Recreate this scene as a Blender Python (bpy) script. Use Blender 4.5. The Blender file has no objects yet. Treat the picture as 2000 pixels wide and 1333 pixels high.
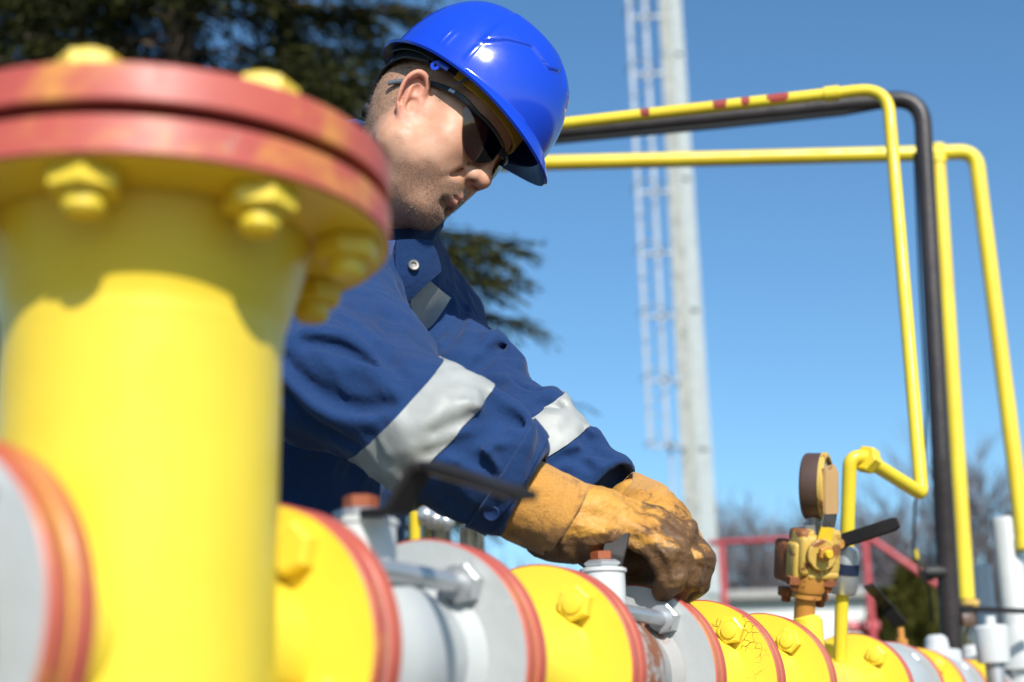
import bpy, bmesh, math, random
import numpy as np
from mathutils import Vector, Matrix, noise as mnoise

scene = bpy.context.scene
COL = scene.collection
random.seed(7)
R = math.radians

# ------------------------------------------------------------------ camera
CAM_H = 0.78
PITCH = R(15.5)
ROLL = R(1.3)
FPX = 2000 * 50 / 36.0
cam_data = bpy.data.cameras.new("camera")
cam_data.lens = 50
cam_data.sensor_width = 36
cam_data.clip_start = 0.02
cam_data.clip_end = 2000
cam_data.dof.use_dof = True
cam_data.dof.focus_distance = 1.69
cam_data.dof.aperture_fstop = 3.7
cam = bpy.data.objects.new("camera", cam_data)
COL.objects.link(cam)
cam.location = (0, 0, CAM_H)
CR = Vector((1, 0, 0))
CU = Vector((0, -math.sin(PITCH), math.cos(PITCH)))
CF = Vector((0, math.cos(PITCH), math.sin(PITCH)))
CR, CU = CR * math.cos(ROLL) - CU * math.sin(ROLL), CU * math.cos(ROLL) + CR * math.sin(ROLL)
cam.rotation_euler = Matrix((CR, CU, -CF)).transposed().to_euler()
scene.camera = cam

# ------------------------------------------------------------------ sky, sun, exposure
SUN_EL = R(37)
SUN_AZ = R(15.5)          # measured from straight behind the camera; negative = to its left
world = bpy.data.worlds.new("World")
scene.world = world
world.use_nodes = True
wn = world.node_tree
sky = wn.nodes.new('ShaderNodeTexSky')
sky.sky_type = 'NISHITA'
sky.sun_disc = False
sky.sun_elevation = SUN_EL
sky.altitude = 100
sky.air_density = 1.0
sky.dust_density = 0.9
sky.ozone_density = 4.0
bg = wn.nodes['Background']
bg.inputs['Strength'].default_value = 0.134
wb = wn.nodes.new('ShaderNodeMix'); wb.data_type = 'RGBA'; wb.blend_type = 'MULTIPLY'   # the camera's cool white balance
wb.inputs[0].default_value = 1.0
wb.inputs[7].default_value = (.86, 1.02, 1.03, 1)
wn.links.new(sky.outputs['Color'], wb.inputs[6])
hs_ = wn.nodes.new('ShaderNodeHueSaturation')                                              # and its vivid colour profile
hs_.inputs['Saturation'].default_value = 1.06
hs_.inputs['Value'].default_value = 1.0
wn.links.new(wb.outputs[2], hs_.inputs['Color'])
wn.links.new(hs_.outputs['Color'], bg.inputs['Color'])
sun_dir = Vector((math.cos(SUN_EL) * math.sin(SUN_AZ), -math.cos(SUN_EL) * math.cos(SUN_AZ), math.sin(SUN_EL)))
# Nishita: rotation 0 puts the sun at +Y, turning clockwise seen from above
sky.sun_rotation = math.atan2(sun_dir.x, sun_dir.y)
sd = bpy.data.lights.new("sun", 'SUN')
sd.energy = 5.0
sd.angle = R(0.5)
sd.color = (1.0, 0.955, 0.88)
sun = bpy.data.objects.new("sun", sd)
COL.objects.link(sun)
sun.location = sun_dir * 30
sun.rotation_euler = sun_dir.to_track_quat('Z', 'Y').to_euler()
scene.view_settings.view_transform = 'Standard'
scene.view_settings.look = 'None'
scene.view_settings.exposure = 0.22
scene.view_settings.gamma = 1

# ------------------------------------------------------------------ camera-ray helpers (pixel of the 2000x1333 photo, distance)
CO = Vector((0, 0, CAM_H))
def ray(px, py):
    return CF + CR * ((px - 1000) / FPX) + CU * ((667 - py) / FPX)
def P(px, py, d):
    return CO + ray(px, py) * d
def proj(q):
    v = Vector(q) - CO; d = v.dot(CF)
    return 1000 + FPX * v.dot(CR) / d, 667 - FPX * v.dot(CU) / d, d
def Pz(px, py, z):
    r = ray(px, py)
    return CO + r * ((z - CAM_H) / r.z)

# ------------------------------------------------------------------ materials
MATS = {}
def srgb(r, g, b):
    f = lambda c: c / 12.92 if c <= 0.04045 else ((c + 0.055) / 1.055) ** 2.4
    return (f(r / 255), f(g / 255), f(b / 255), 1)
def lin(c):
    return tuple(c) + (1,) if len(c) == 3 else tuple(c)
class NT:
    def __init__(self, name):
        self.m = bpy.data.materials.new(name)
        self.m.use_nodes = True
        self.t = self.m.node_tree
        self.b = self.t.nodes['Principled BSDF']
        self.co = self.t.nodes.new('ShaderNodeTexCoord').outputs['Object']
        MATS[name] = self.m
    def n(self, typ, **kw):
        nd = self.t.nodes.new(typ)
        for k, v in kw.items():
            if hasattr(nd, k) and k not in ('Scale',):
                try:
                    setattr(nd, k, v); continue
                except Exception:
                    pass
            nd.inputs[k.replace('_', ' ')].default_value = v
        return nd
    def l(self, a, b):
        self.t.links.new(a, b)
    def noise(self, scale, detail=4, rough=0.55, vec=None, dist=0):
        nd = self.t.nodes.new('ShaderNodeTexNoise')
        nd.inputs['Scale'].default_value = scale
        nd.inputs['Detail'].default_value = detail
        nd.inputs['Roughness'].default_value = rough
        nd.inputs['Distortion'].default_value = dist
        self.l(vec or self.co, nd.inputs['Vector'])
        return nd.outputs['Fac']
    def ramp(self, fac, a, b, lo=0.0, hi=1.0):
        nd = self.t.nodes.new('ShaderNodeMapRange')
        nd.inputs['From Min'].default_value = a
        nd.inputs['From Max'].default_value = b
        nd.inputs['To Min'].default_value = lo
        nd.inputs['To Max'].default_value = hi
        nd.interpolation_type = 'SMOOTHSTEP'
        self.l(fac, nd.inputs['Value'])
        return nd.outputs['Result']
    def mix(self, fac, a, b):
        nd = self.t.nodes.new('ShaderNodeMix')
        nd.data_type = 'RGBA'
        for s, v in ((nd.inputs['Factor'], fac), (nd.inputs['A'], a), (nd.inputs['B'], b)):
            pass
        fi = nd.inputs[0]; ai = nd.inputs[6]; bi = nd.inputs[7]
        for s, v in ((fi, fac), (ai, a), (bi, b)):
            if hasattr(v, 'is_linked') or isinstance(v, bpy.types.NodeSocket):
                self.l(v, s)
            else:
                s.default_value = v if s is fi else lin(v)
        return nd.outputs[2]
    def math(self, op, a, b=0.0):
        nd = self.t.nodes.new('ShaderNodeMath'); nd.operation = op
        for s, v in ((nd.inputs[0], a), (nd.inputs[1], b)):
            if isinstance(v, bpy.types.NodeSocket): self.l(v, s)
            else: s.default_value = v
        return nd.outputs[0]
    def attr(self, name):
        nd = self.t.nodes.new('ShaderNodeAttribute'); nd.attribute_name = name
        return nd.outputs['Fac']
    def stretch(self, sx, sy, sz):
        nd = self.t.nodes.new('ShaderNodeMapping')
        nd.inputs['Scale'].default_value = (sx, sy, sz)
        self.l(self.co, nd.inputs['Vector'])
        return nd.outputs['Vector']
    def bump(self, h, strength=0.3, dist=0.002, prev=None):
        nd = self.t.nodes.new('ShaderNodeBump')
        nd.inputs['Strength'].default_value = strength
        nd.inputs['Distance'].default_value = dist
        self.l(h, nd.inputs['Height'])
        if prev is not None: self.l(prev, nd.inputs['Normal'])
        return nd.outputs['Normal']
    def done(self, color=None, rough=None, metal=None, normal=None, **kw):
        for key, v in (('Base Color', color), ('Roughness', rough), ('Metallic', metal), ('Normal', normal)):
            if v is None: continue
            s = self.b.inputs[key]
            if isinstance(v, bpy.types.NodeSocket): self.l(v, s)
            else: s.default_value = lin(v) if key == 'Base Color' else v
        for k, v in kw.items():
            s = self.b.inputs[k.replace('_', ' ')]
            if isinstance(v, bpy.types.NodeSocket): self.l(v, s)
            else: s.default_value = v
        return self.m

def paint(name, base, alt, rough=0.35, patch=None, patch_lo=0.6, patch_w=.08, patch_scale=9, chip=None, chip_lo=0.68, chip_scale=60, bump=0.25, bump_scale=40, seed=0, rust=None, rust_lo=.7, coat=0.0, spec=.5, cracks=False):
    t = NT(name)
    mp = t.t.nodes.new('ShaderNodeMapping'); mp.inputs['Location'].default_value = (seed * 3.7, seed * 1.3, seed * 2.1)
    t.l(t.co, mp.inputs['Vector']); t.co = mp.outputs['Vector']
    c = t.mix(t.ramp(t.noise(6, 5), .35, .7), base, alt)
    rg = t.ramp(t.noise(25, 4), .3, .75, rough - .06, rough + .14)
    if patch is not None:
        c = t.mix(t.ramp(t.noise(patch_scale, 7, .66, dist=.4), patch_lo, patch_lo + patch_w), c, patch)
    if rust is not None:
        m = t.ramp(t.noise(14, 8, .7), rust_lo, rust_lo + .1)
        c = t.mix(m, c, t.mix(t.noise(70), (.16, .045, .015), (.33, .12, .04)))
    h = t.noise(bump_scale, 5, .6)
    if cracks:
        vo = t.t.nodes.new('ShaderNodeTexVoronoi'); vo.feature = 'DISTANCE_TO_EDGE'; vo.inputs['Scale'].default_value = 105
        nz = t.t.nodes.new('ShaderNodeTexNoise'); nz.inputs['Scale'].default_value = 60; t.l(t.co, nz.inputs['Vector'])
        ad = t.t.nodes.new('ShaderNodeVectorMath'); ad.operation = 'MULTIPLY_ADD'; ad.inputs[1].default_value = (.012, .012, .012)
        t.l(nz.outputs['Color'], ad.inputs[0]); t.l(t.co, ad.inputs[2]); t.l(ad.outputs[0], vo.inputs['Vector'])
        m = t.math('MULTIPLY', t.ramp(vo.outputs['Distance'], .012, .045, 1, 0), t.ramp(t.noise(22, 4), .50, .60))
        c = t.mix(m, c, (.035, .02, .006)); h = t.math('SUBTRACT', h, t.math('MULTIPLY', m, .8))
    if chip is not None:
        m = t.ramp(t.noise(chip_scale, 6, .65), chip_lo, chip_lo + .03)
        c = t.mix(m, c, chip)
        h = t.math('SUBTRACT', h, t.math('MULTIPLY', m, .6))
    return t.done(c, rg, 0.0, t.bump(h, bump, .0015), Coat_Weight=coat, Coat_Roughness=.2, Specular_IOR_Level=spec)

YEL = (.82, .62, .050); YEL2 = (.78, .56, .038)
paint('yellow_paint', YEL, YEL2, .34, chip=(.10, .06, .01), chip_lo=.74, chip_scale=34, seed=1)
paint('yellow_paint_cracked', YEL, YEL2, .36, chip=(.10, .06, .01), chip_lo=.70, chip_scale=34, seed=1, cracks=True)
paint('yellow_paint_worn', (.78, .54, .02), (.66, .42, .03), .42, patch=(.55, .30, .05), patch_lo=.6, patch_scale=16, chip=(.12, .06, .02), chip_lo=.66, seed=2, bump=.4)
paint('yellow_pipe_paint', (.80, .62, .035), (.74, .53, .03), .36, chip=(.16, .06, .02), chip_lo=.70, chip_scale=26, seed=3)
paint('red_paint', (.50, .105, .062), (.42, .07, .05), .45, patch=(.52, .17, .055), patch_lo=.51, patch_scale=11, chip=(.40, .30, .20), chip_lo=.69, chip_scale=45, bump=.5, seed=4, rust_lo=.66, rust=1)
paint('red_paint_patchy', (.50, .098, .066), (.42, .075, .058), .42, patch=(.60, .25, .055), patch_lo=.52, patch_w=.17, patch_scale=11, chip=(.42, .25, .2), chip_lo=.66, chip_scale=30, bump=.3, seed=5)
paint('grey_paint', (.44, .455, .45), (.38, .40, .40), .40, chip=(.62, .62, .60), chip_lo=.67, chip_scale=40, bump=.55, bump_scale=55, seed=6)
paint('silver_paint', (.60, .61, .60), (.50, .515, .52), .36, chip=(.26, .22, .19), chip_lo=.70, chip_scale=50, bump=.3, seed=7)
paint('rusty_grey', (.34, .33, .32), (.30, .29, .28), .55, rust=1, rust_lo=.46, bump=.7, seed=8)
paint('rust', (.30, .10, .035), (.18, .055, .02), .75, patch=(.42, .17, .06), patch_lo=.55, patch_scale=60, bump=.8, bump_scale=90, seed=9)
paint('ochre_worn', (.60, .41, .09), (.50, .30, .06), .52, patch=(.24, .09, .025), patch_lo=.51, patch_scale=30, chip=(.10, .04, .02), chip_lo=.66, chip_scale=70, bump=.6, seed=10)
paint('orange_rust', (.56, .27, .045), (.45, .19, .035), .55, patch=(.25, .09, .03), patch_lo=.58, patch_scale=40, bump=.6, seed=11)
paint('black_paint', (.016, .015, .016), (.026, .023, .023), .55, spec=.2, chip=(.14, .13, .13), chip_lo=.70, chip_scale=80, bump=.3, seed=12)
paint('black_pipe', (.024, .019, .019), (.04, .03, .03), .40, chip=(.2, .16, .12), chip_lo=.72, chip_scale=40, bump=.5, bump_scale=60, seed=13)
paint('dark_rubber', (.015, .015, .017), (.02, .02, .02), .6, bump=.2, seed=14)
paint('navy_ring', (.012, .022, .07), (.012, .02, .05), .4, bump=.2, seed=15)
paint('gauge_face', (.55, .47, .30), (.45, .38, .25), .45, bump=.1, seed=16)
paint('nut_rust', (.36, .095, .026), (.26, .06, .018), .6, patch=(.22, .05, .02), patch_lo=.6, patch_scale=60, bump=.6, seed=61)
paint('gauge_case', (.085, .050, .038), (.12, .065, .04), .4, patch=(.10, .045, .02), patch_lo=.55, bump=.3, seed=17)
paint('handle_tan', (.56, .36, .17), (.48, .29, .12), .5, chip=(.25, .12, .06), chip_lo=.68, chip_scale=50, bump=.3, seed=18)
paint('white_paint', (.58, .59, .575), (.50, .52, .51), .45, chip=(.4, .38, .34), chip_lo=.70, chip_scale=12, bump=.2, seed=19)
paint('mast_weathered', (.50, .50, .455), (.36, .37, .34), .5, patch=(.30, .31, .27), patch_lo=.55, patch_scale=5, bump=.3, seed=20)
paint('mast_pale', (.42, .455, .45), (.37, .40, .40), .45, bump=.2, seed=21)
paint('railing_red', (.48, .075, .085), (.42, .06, .07), .45, bump=.2, seed=22)
paint('label_blue', (.008, .03, .12), (.008, .025, .10), .4, bump=.1, seed=23)
def metal(name, base, rough, metalness=1.0):
    t = NT(name)
    c = t.mix(t.noise(30), base, tuple(x * .75 for x in base))
    return t.done(c, t.ramp(t.noise(40), .3, .7, rough - .05, rough + .12), metalness, t.bump(t.noise(120), .15, .001))
metal('steel', (.58, .58, .57), .25)
metal('galvanised', (.62, .63, .64), .34, .7)
metal('zinc_dull', (.50, .51, .52), .42, .6)

# ------------------------------------------------------------------ mesh helpers
def frame(o, z, up=(0, 0, 1)):
    z = Vector(z).normalized(); up = Vector(up)
    x = up.cross(z)
    if x.length < 1e-4: x = Vector((1, 0, 0)).cross(z)
    x.normalize(); y = z.cross(x)
    m = Matrix((x, y, z)).transposed().to_4x4(); m.translation = Vector(o)
    return m
def T(x=0, y=0, z=0): return Matrix.Translation((x, y, z))
def link(o): COL.objects.link(o); return o
def fillet(pts, r, n=8):
    pts = [Vector(p) for p in pts]
    rr = r if isinstance(r, (list, tuple)) else [r] * len(pts)
    out = [pts[0]]
    for i in range(1, len(pts) - 1):
        a, b, c = pts[i - 1], pts[i], pts[i + 1]
        u = (a - b); v = (c - b); lu, lv = u.length, v.length
        if lu < 1e-6 or lv < 1e-6: out.append(b); continue
        u /= lu; v /= lv
        ang = u.angle(v)
        if ang > math.pi - .03 or rr[i] <= 0: out.append(b); continue
        t = min(rr[i] / math.tan(ang / 2), .49 * lu, .49 * lv)
        p0, p1 = b + u * t, b + v * t
        for k in range(n + 1):
            s = k / n
            # circular-ish arc by slerped bezier
            out.append(p0 * (1 - s) ** 2 + b * 2 * s * (1 - s) * 1.0 + p1 * s ** 2)
    out.append(pts[-1])
    return out
class MB:
    def __init__(self): self.bm = bmesh.new()
    def face(self, vs, mi=0):
        try:
            f = self.bm.faces.new(vs); f.material_index = mi; return f
        except ValueError: return None
    def lathe(self, prof, M=Matrix(), seg=48, close=False):
        """prof = [(r, z, mat)], mat belongs to the segment that ends there"""
        rings = []
        for p in prof:
            r, z = p[0], p[1]
            if r < 1e-6: rings.append([self.bm.verts.new(M @ Vector((0, 0, z)))]); continue
            rings.append([self.bm.verts.new(M @ Vector((r * math.cos(2 * math.pi * k / seg), r * math.sin(2 * math.pi * k / seg), z))) for k in range(seg)])
        pairs = list(zip(range(len(prof) - 1), range(1, len(prof))))
        if close: pairs.append((len(prof) - 1, 0))
        for i, j in pairs:
            A, B = rings[i], rings[j]; mi = prof[j][2] if len(prof[j]) > 2 else 0
            for k in range(seg):
                k2 = (k + 1) % seg
                if len(A) == 1 and len(B) == 1: continue
                if len(A) == 1: self.face((A[0], B[k], B[k2]), mi)
                elif len(B) == 1: self.face((A[k], B[0], A[k2]), mi)
                else: self.face((A[k], B[k], B[k2], A[k2]), mi)
        return self
    def tube(self, pts, r, seg=16, mi=0, cap=True):
        pts = [Vector(p) for p in pts]
        n = len(pts); rr = r if isinstance(r, (list, tuple)) else [r] * n
        tang = []
        for i in range(n):
            t = (pts[min(i + 1, n - 1)] - pts[max(i - 1, 0)]); tang.append(t.normalized())
        ref = Vector((0, 0, 1)) if abs(tang[0].z) < .9 else Vector((1, 0, 0))
        x = ref.cross(tang[0]).normalized(); rings = []
        for i in range(n):
            t = tang[i]; x = (x - t * x.dot(t)).normalized(); y = t.cross(x)
            rings.append([self.bm.verts.new(pts[i] + (x * math.cos(2 * math.pi * k / seg) + y * math.sin(2 * math.pi * k / seg)) * rr[i]) for k in range(seg)])
        for i in range(n - 1):
            for k in range(seg):
                k2 = (k + 1) % seg
                self.face((rings[i][k], rings[i + 1][k], rings[i + 1][k2], rings[i][k2]), mi)
        if cap:
            self.face(rings[0], mi); self.face(list(reversed(rings[-1])), mi)
        return self
    def prism(self, n, r, z0, z1, M=Matrix(), mi=0, cham=.12, rot=0.0):
        """n-sided prism (hex nut) with chamfered edges"""
        c = r * cham
        prof = [(0, z0), (r - c, z0), (r, z0 + c * .6), (r, z1 - c * .6), (r - c, z1), (0, z1)]
        Mr = M @ Matrix.Rotation(rot, 4, 'Z')
        self.lathe([p + (mi,) for p in prof], Mr, n)
        return self
    def box(self, M, size, bev=0.0, mi=0, seg=2):
        sub = bmesh.new()
        bmesh.ops.create_cube(sub, size=1.0)
        bmesh.ops.scale(sub, vec=size, verts=sub.verts)
        if bev > 0:
            bmesh.ops.bevel(sub, geom=list(sub.edges), offset=bev, segments=seg, profile=.5, affect='EDGES')
        self.merge(sub, M, mi); return self
    def merge(self, sub, M=Matrix(), mi=0):
        mp = {}
        for v in sub.verts: mp[v] = self.bm.verts.new(M @ v.co)
        for f in sub.faces: self.face([mp[v] for v in f.verts], mi)
        sub.free()
    def strap(self, pts, wdir, w, th, bev=.0008, mi=0):
        """flat bar swept along pts; wdir = direction of its width"""
        pts = [Vector(p) for p in pts]; n = len(pts)
        wd = [Vector(wdir).normalized()] * n if not isinstance(wdir, list) else [Vector(q).normalized() for q in wdir]
        ww = w if isinstance(w, list) else [w] * n
        rings = []
        for i in range(n):
            t = (pts[min(i + 1, n - 1)] - pts[max(i - 1, 0)]).normalized()
            a = wd[i] - t * wd[i].dot(t); a.normalize(); b = t.cross(a)
            hw, ht = ww[i] / 2, th / 2
            c = min(bev, ht * .6)
            prof = [(-hw + c, -ht), (hw - c, -ht), (hw, -ht + c), (hw, ht - c), (hw - c, ht), (-hw + c, ht), (-hw, ht - c), (-hw, -ht + c)]
            rings.append([self.bm.verts.new(pts[i] + a * p + b * q) for p, q in prof])
        for i in range(n - 1):
            for k in range(8):
                k2 = (k + 1) % 8
                self.face((rings[i][k], rings[i][k2], rings[i + 1][k2], rings[i + 1][k]), mi)
        self.face(list(reversed(rings[0])), mi); self.face(rings[-1], mi)
        return self
    def sphere(self, c, r, seg=20, mi=0, M=Matrix()):
        n = seg // 2
        prof = [(r * math.sin(math.pi * i / n) if 0 < i < n else 0, -r * math.cos(math.pi * i / n), mi) for i in range(n + 1)]
        self.lathe(prof, M @ Matrix.Translation(c), seg); return self
    def build(self, name, mats, parent=None, smooth=True, angle=32):
        bm = self.bm
        bmesh.ops.recalc_face_normals(bm, faces=bm.faces)
        me = bpy.data.meshes.new(name); bm.to_mesh(me); bm.free()
        for m in (mats if isinstance(mats, (list, tuple)) else [mats]): me.materials.append(MATS[m])
        if smooth:
            me.shade_smooth(); me.set_sharp_from_angle(angle=R(angle))
        o = link(bpy.data.objects.new(name, me))
        if parent is not None: o.parent = parent
        return o
def tag(o, label=None, cat=None, group=None, kind=None):
    if label: o['label'] = label
    if cat: o['category'] = cat
    if group: o['group'] = group
    if kind: o['kind'] = kind
    return o
def thing(name, label, cat, M=Matrix(), group=None):
    o = link(bpy.data.objects.new(name, None)); o.empty_display_size = .05
    o.matrix_world = M if isinstance(M, Matrix) else Matrix.Translation(M)
    return tag(o, label, cat, group)
# ================================================================== the pipeline
PH = R(25.943)
PD = Vector((math.sin(PH), math.cos(PH), 0))                 # direction in which it runs away
PO = Vector((-.16203, .95000, CAM_H + .05605)) - PD * .008               # joint A on its axis
AX = lambda s: PO + PD * s
FR, PR = .095, .0445                                         # flange and pipe radii
FT = .0160                                                   # flange thickness
def axm(s): return frame(AX(s), PD)                          # local z along the pipe, y up, -x towards the camera's right
def pol(r, deg, z=0):                                        # degrees from straight up, towards the camera's right
    a = R(deg); return Vector((-r * math.sin(a), r * math.cos(a), z))
def flange(mb, z0, z1, face=0, rim=1, r=FR, bore=0.0, M=Matrix()):
    c = .0016
    mb.lathe([(bore, z0, face), (r - c, z0, face), (r, z0 + c, rim), (r, z1 - c, rim), (r - c, z1, rim), (bore, z1, face)], M, 96)
def bolt_head(mb, M, r=.0155, h=.011, mi=0, stud=.006, rot=0.3):
    mb.prism(6, r, -.0005, h, M, mi, .16, rot)
    if stud: mb.lathe([(r * .56, h - .001, mi), (r * .56, h + stud * .75, mi), (r * .45, h + stud, mi), (0, h + stud, mi)], M, 16)
ANG = 38
def spool(s0, s1, label, stub=None, rot0=.3, face_in='yellow_paint', studs=(0.0, .0035), neck=True, pipe_r=PR):
    """yellow pipe from joint s0 to joint s1; the flange of joint s1 shows its face and bolts to the camera"""
    t = thing('pipe_spool', label, 'pipe', axm(s0), 'yellow pipe lengths of the pipeline')
    L = s1 - s0
    mb = MB()
    mb.lathe([(0, FT + .001), (PR + .014, FT + .001), (PR + .012, FT + .010), (pipe_r, FT + .030), (pipe_r, L - FT - .034), (PR + .012, L - FT - .010), (PR + .014, L - FT - .0005), (0, L - FT - .0005)], seg=64)
    mb.build('pipe', 'yellow_paint', t)
    for z0, z1 in ((.0012, FT + .001), (L - FT - .001, L - .0012)):
        mb = MB(); flange(mb, z0, z1); f = mb.build('flange', [face_in, 'red_paint'], t)
    for q in range(4):
        mb = MB(); M = T(*pol(.0715, ANG + 90 * q, L - FT - .001)) @ Matrix.Rotation(math.pi, 4, 'X')
        bolt_head(mb, M, .0165, .0125, 0, studs[1] if q == 0 else .005, rot0 + q)
        mb.build('bolt', 'yellow_paint', t)
        mb = MB(); M = T(*pol(.0715, ANG + 90 * q, FT + .001))
        bolt_head(mb, M, .0165, .0125, 0, .007, rot0 + q * 2); mb.build('nut', 'yellow_paint', t)
    return t
def valve(s0, s1, label, lever=None, body='grey_paint', stem=True, nut_label=None, shank=True, waist=None):
    """grey ball valve: flange, rusty waist, flange, stem housing on top"""
    t = thing('ball_valve', label, 'valve', axm(s0), 'grey valves of the pipeline')
    L = s1 - s0
    mb = MB()
    a = FT + .0008
    prof = [(0, a), (.058, a), (.054, a + .010), (.050, a + .028)]
    if shank:
        prof += [(.056, L * .34), (.064, L * .40), (.067, L * .5), (.064, L * .62), (.056, L - a - .035)]
    else:
        prof = [(0, a), (.070, a), (.082, a + .02), (.089, L * .35), (.091, L * .5), (.089, L * .65), (.082, L - a - .02)]
    prof += [(.052 if shank else .076, L - a - .014), (.062, L - a - .0005), (0, L - a - .0005)]
    mb.lathe(prof, seg=64); mb.build('valve_body', waist or body, t)
    for z0, z1 in ((.0012, a), (L - FT - .0006, L - .0012)):
        mb = MB(); flange(mb, z0, z1); mb.build('valve_flange', [body, 'red_paint'], t)
    for q in range(4):
        b = MB(); p0 = pol(.0715, ANG + 90 * q, L - FT - .0006)
        bolt_head(b, T(*p0) @ Matrix.Rotation(math.pi, 4, 'X'), .0160, .0125, 0, 0, .2 + q)
        if shank:
            z = L - FT - .013
            b.lathe([(0, z - .004), (.0135, z - .004), (.0135, z - .0075), (0, z - .0075)], T(*pol(.0715, ANG + 90 * q)), 24)
            b.lathe([(.0078, a), (.0078, L - a)], T(*pol(.0715, ANG + 90 * q)), 20)
            bolt_head(b, T(*pol(.0715, ANG + 90 * q, a)), .0160, .0125, 0, 0, .5 + q)
        b.build('tie_bolt', 'galvanised' if shank else 'zinc_dull', t)
    return t
def lmat(s, dz=0, dx=0):   # upright frame standing on the axis
    return T(*(AX(s) + Vector((0, 0, dz))))

SJ = dict(L0=-.276, A=0.0, B=.216, C=.428, D=.656, E=.877, F=1.122, G=1.643, H=1.933, I=2.18, J=2.465, K=2.823, M=3.1, N=3.4)
def s_at(px, dz=.05):
    lo, hi = -.3, 4
    for _ in range(50):
        m = (lo + hi) / 2
        if proj(AX(m) + Vector((0, 0, dz)))[0] < px: lo = m
        else: hi = m
    return lo
# --- upright riser with its blind flange
RC = AX(s_at(278, .15))
t = thing('riser_pipe', 'thick yellow upright pipe capped by a round red rimmed blind flange', 'pipe', T(RC.x, RC.y, 0))
PRr, RFR = .0822, .148
ZT = CAM_H + .3                                                # set below from the photo
def z_at(px, py, d): return P(px, py, d).z
ZF0 = z_at(275, 306, .70) + .0155                                      # underside of the lower flange, near edge
mb = MB()
mb.lathe([(0, 0.0), (PRr, 0.0), (PRr, ZF0 - .068), (PRr + .0008, ZF0 - .064), (PRr + .0012, ZF0 - .060), (PRr + .0012, ZF0 - .056), (PRr + .003, ZF0 - .05), (PRr + .014, ZF0 - .014), (PRr + .018, ZF0 - .0005), (0, ZF0 - .0005)], seg=128)
mb.build('pipe', 'yellow_paint', t)
TF = .0225
mb = MB(); c_ = .0016; mb.lathe([(0, ZF0, 0), (RFR - c_, ZF0, 0), (RFR, ZF0 + c_, 1), (RFR, ZF0 + TF - c_, 1), (RFR - c_, ZF0 + TF, 1), (RFR - .006, ZF0 + TF, 1), (0, ZF0 + TF, 2)], seg=96); mb.build('flange', ['yellow_paint', 'red_paint_patchy', 'dark_rubber'], t)
mb = MB(); mb.lathe([(0, ZF0 + TF), (RFR - .018, ZF0 + TF), (RFR - .018, ZF0 + TF + .0075), (0, ZF0 + TF + .0075)], seg=96); mb.build('gasket', 'dark_rubber', t)
Z2 = ZF0 + TF + .0075
mb = MB(); c_ = .0016; mb.lathe([(0, Z2, 0), (RFR - .006, Z2, 0), (RFR - c_, Z2, 1), (RFR, Z2 + c_, 1), (RFR, Z2 + TF - c_, 1), (RFR - c_, Z2 + TF, 1), (0, Z2 + TF, 1)], seg=96); mb.build('blind_flange', ['dark_rubber', 'red_paint_patchy'], t)
camang = math.degrees(math.atan2(-RC.x, RC.y))                 # direction riser -> camera, as offset to +x
for q in range(8):
    th = R(-16.5 + 45 * q)
    dirv = Vector((math.sin(th + R(camang)), -math.cos(th + R(camang)), 0)) * .122
    b = MB(); bolt_head(b, T(dirv.x, dirv.y, Z2 + TF), .0205, .012, 0, .004, .2 + q)
    b.lathe([(.0185, 0), (.0185, .004)], T(dirv.x, dirv.y, Z2 + TF), 24)
    b.build('bolt', 'yellow_paint', t)
    b = MB(); Mn = T(dirv.x, dirv.y, ZF0) @ Matrix.Rotation(math.pi, 4, 'X')
    bolt_head(b, Mn, .0205, .0135, 0, .011, .35 + q * 1.7); b.build('nut', 'yellow_paint', t)
# short branches of the riser carrying flange A and the near flange
mb = MB()
mb.tube([RC + PD * .0 - Vector((RC.x, RC.y, 0)), AX(-FT - .001) - Vector((RC.x, RC.y, 0))], PR + .004, 48)
mb.tube([RC - Vector((RC.x, RC.y, 0)), AX(SJ['L0'] + FT + .001) - Vector((RC.x, RC.y, 0))], PR + .004, 48)
mb.build('branch_pipe', 'yellow_paint', t)
Mi = T(-RC.x, -RC.y, 0)
mb = MB(); flange(mb, -FT, -.0012, M=Mi @ axm(0)); mb.build('branch_flange', ['yellow_paint', 'red_paint'], t)
mb = MB(); flange(mb, .0012, FT, M=Mi @ axm(SJ['L0'])); mb.build('branch_flange', ['yellow_paint', 'red_paint'], t)
for q in range(4):
    b = MB(); bolt_head(b, Mi @ axm(0) @ T(*pol(.0715, 30 + 90 * q, -FT)) @ Matrix.Rotation(math.pi, 4, 'X'), .0175, .0135, 0, 0, .3)
    b.build('branch_bolt', 'yellow_paint', t)

# --- near grey valve at the left edge, then the chain of valves and spools
v0 = valve(SJ['L0'] - .22, SJ['L0'], 'nearest grey valve with a red rimmed flange in front of the thick upright pipe', shank=False)
vAB = valve(SJ['A'], SJ['B'], 'grey ball valve beside the upright pipe with its black lever raised and free', waist='grey_paint')
spool(SJ['B'], SJ['C'], 'yellow pipe length between the two grey valves nearest the worker')
vCD = valve(SJ['C'], SJ['D'], 'rusty waisted grey ball valve under the gloved hands', waist='rusty_grey')
spool(SJ['D'], SJ['E'], 'yellow pipe length with cracked paint just beyond the gloved hands', rot0=.1, face_in='yellow_paint_cracked')
spool(SJ['E'], SJ['F'], 'short yellow pipe length ending at the flange left of the pressure gauge', rot0=.7)
tG = spool(SJ['F'], SJ['G'], 'yellow pipe length carrying the pressure gauge and the thin upright pipe', rot0=.2)
vGH = valve(SJ['G'], SJ['H'], 'grey valve with a small black bent lever beyond the gauge', shank=False)
spool(SJ['H'], SJ['I'], 'yellow pipe length between the two far grey valves')
vIJ = valve(SJ['I'], SJ['J'], 'far grey valve in front of the black upright pipe', shank=False)
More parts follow.
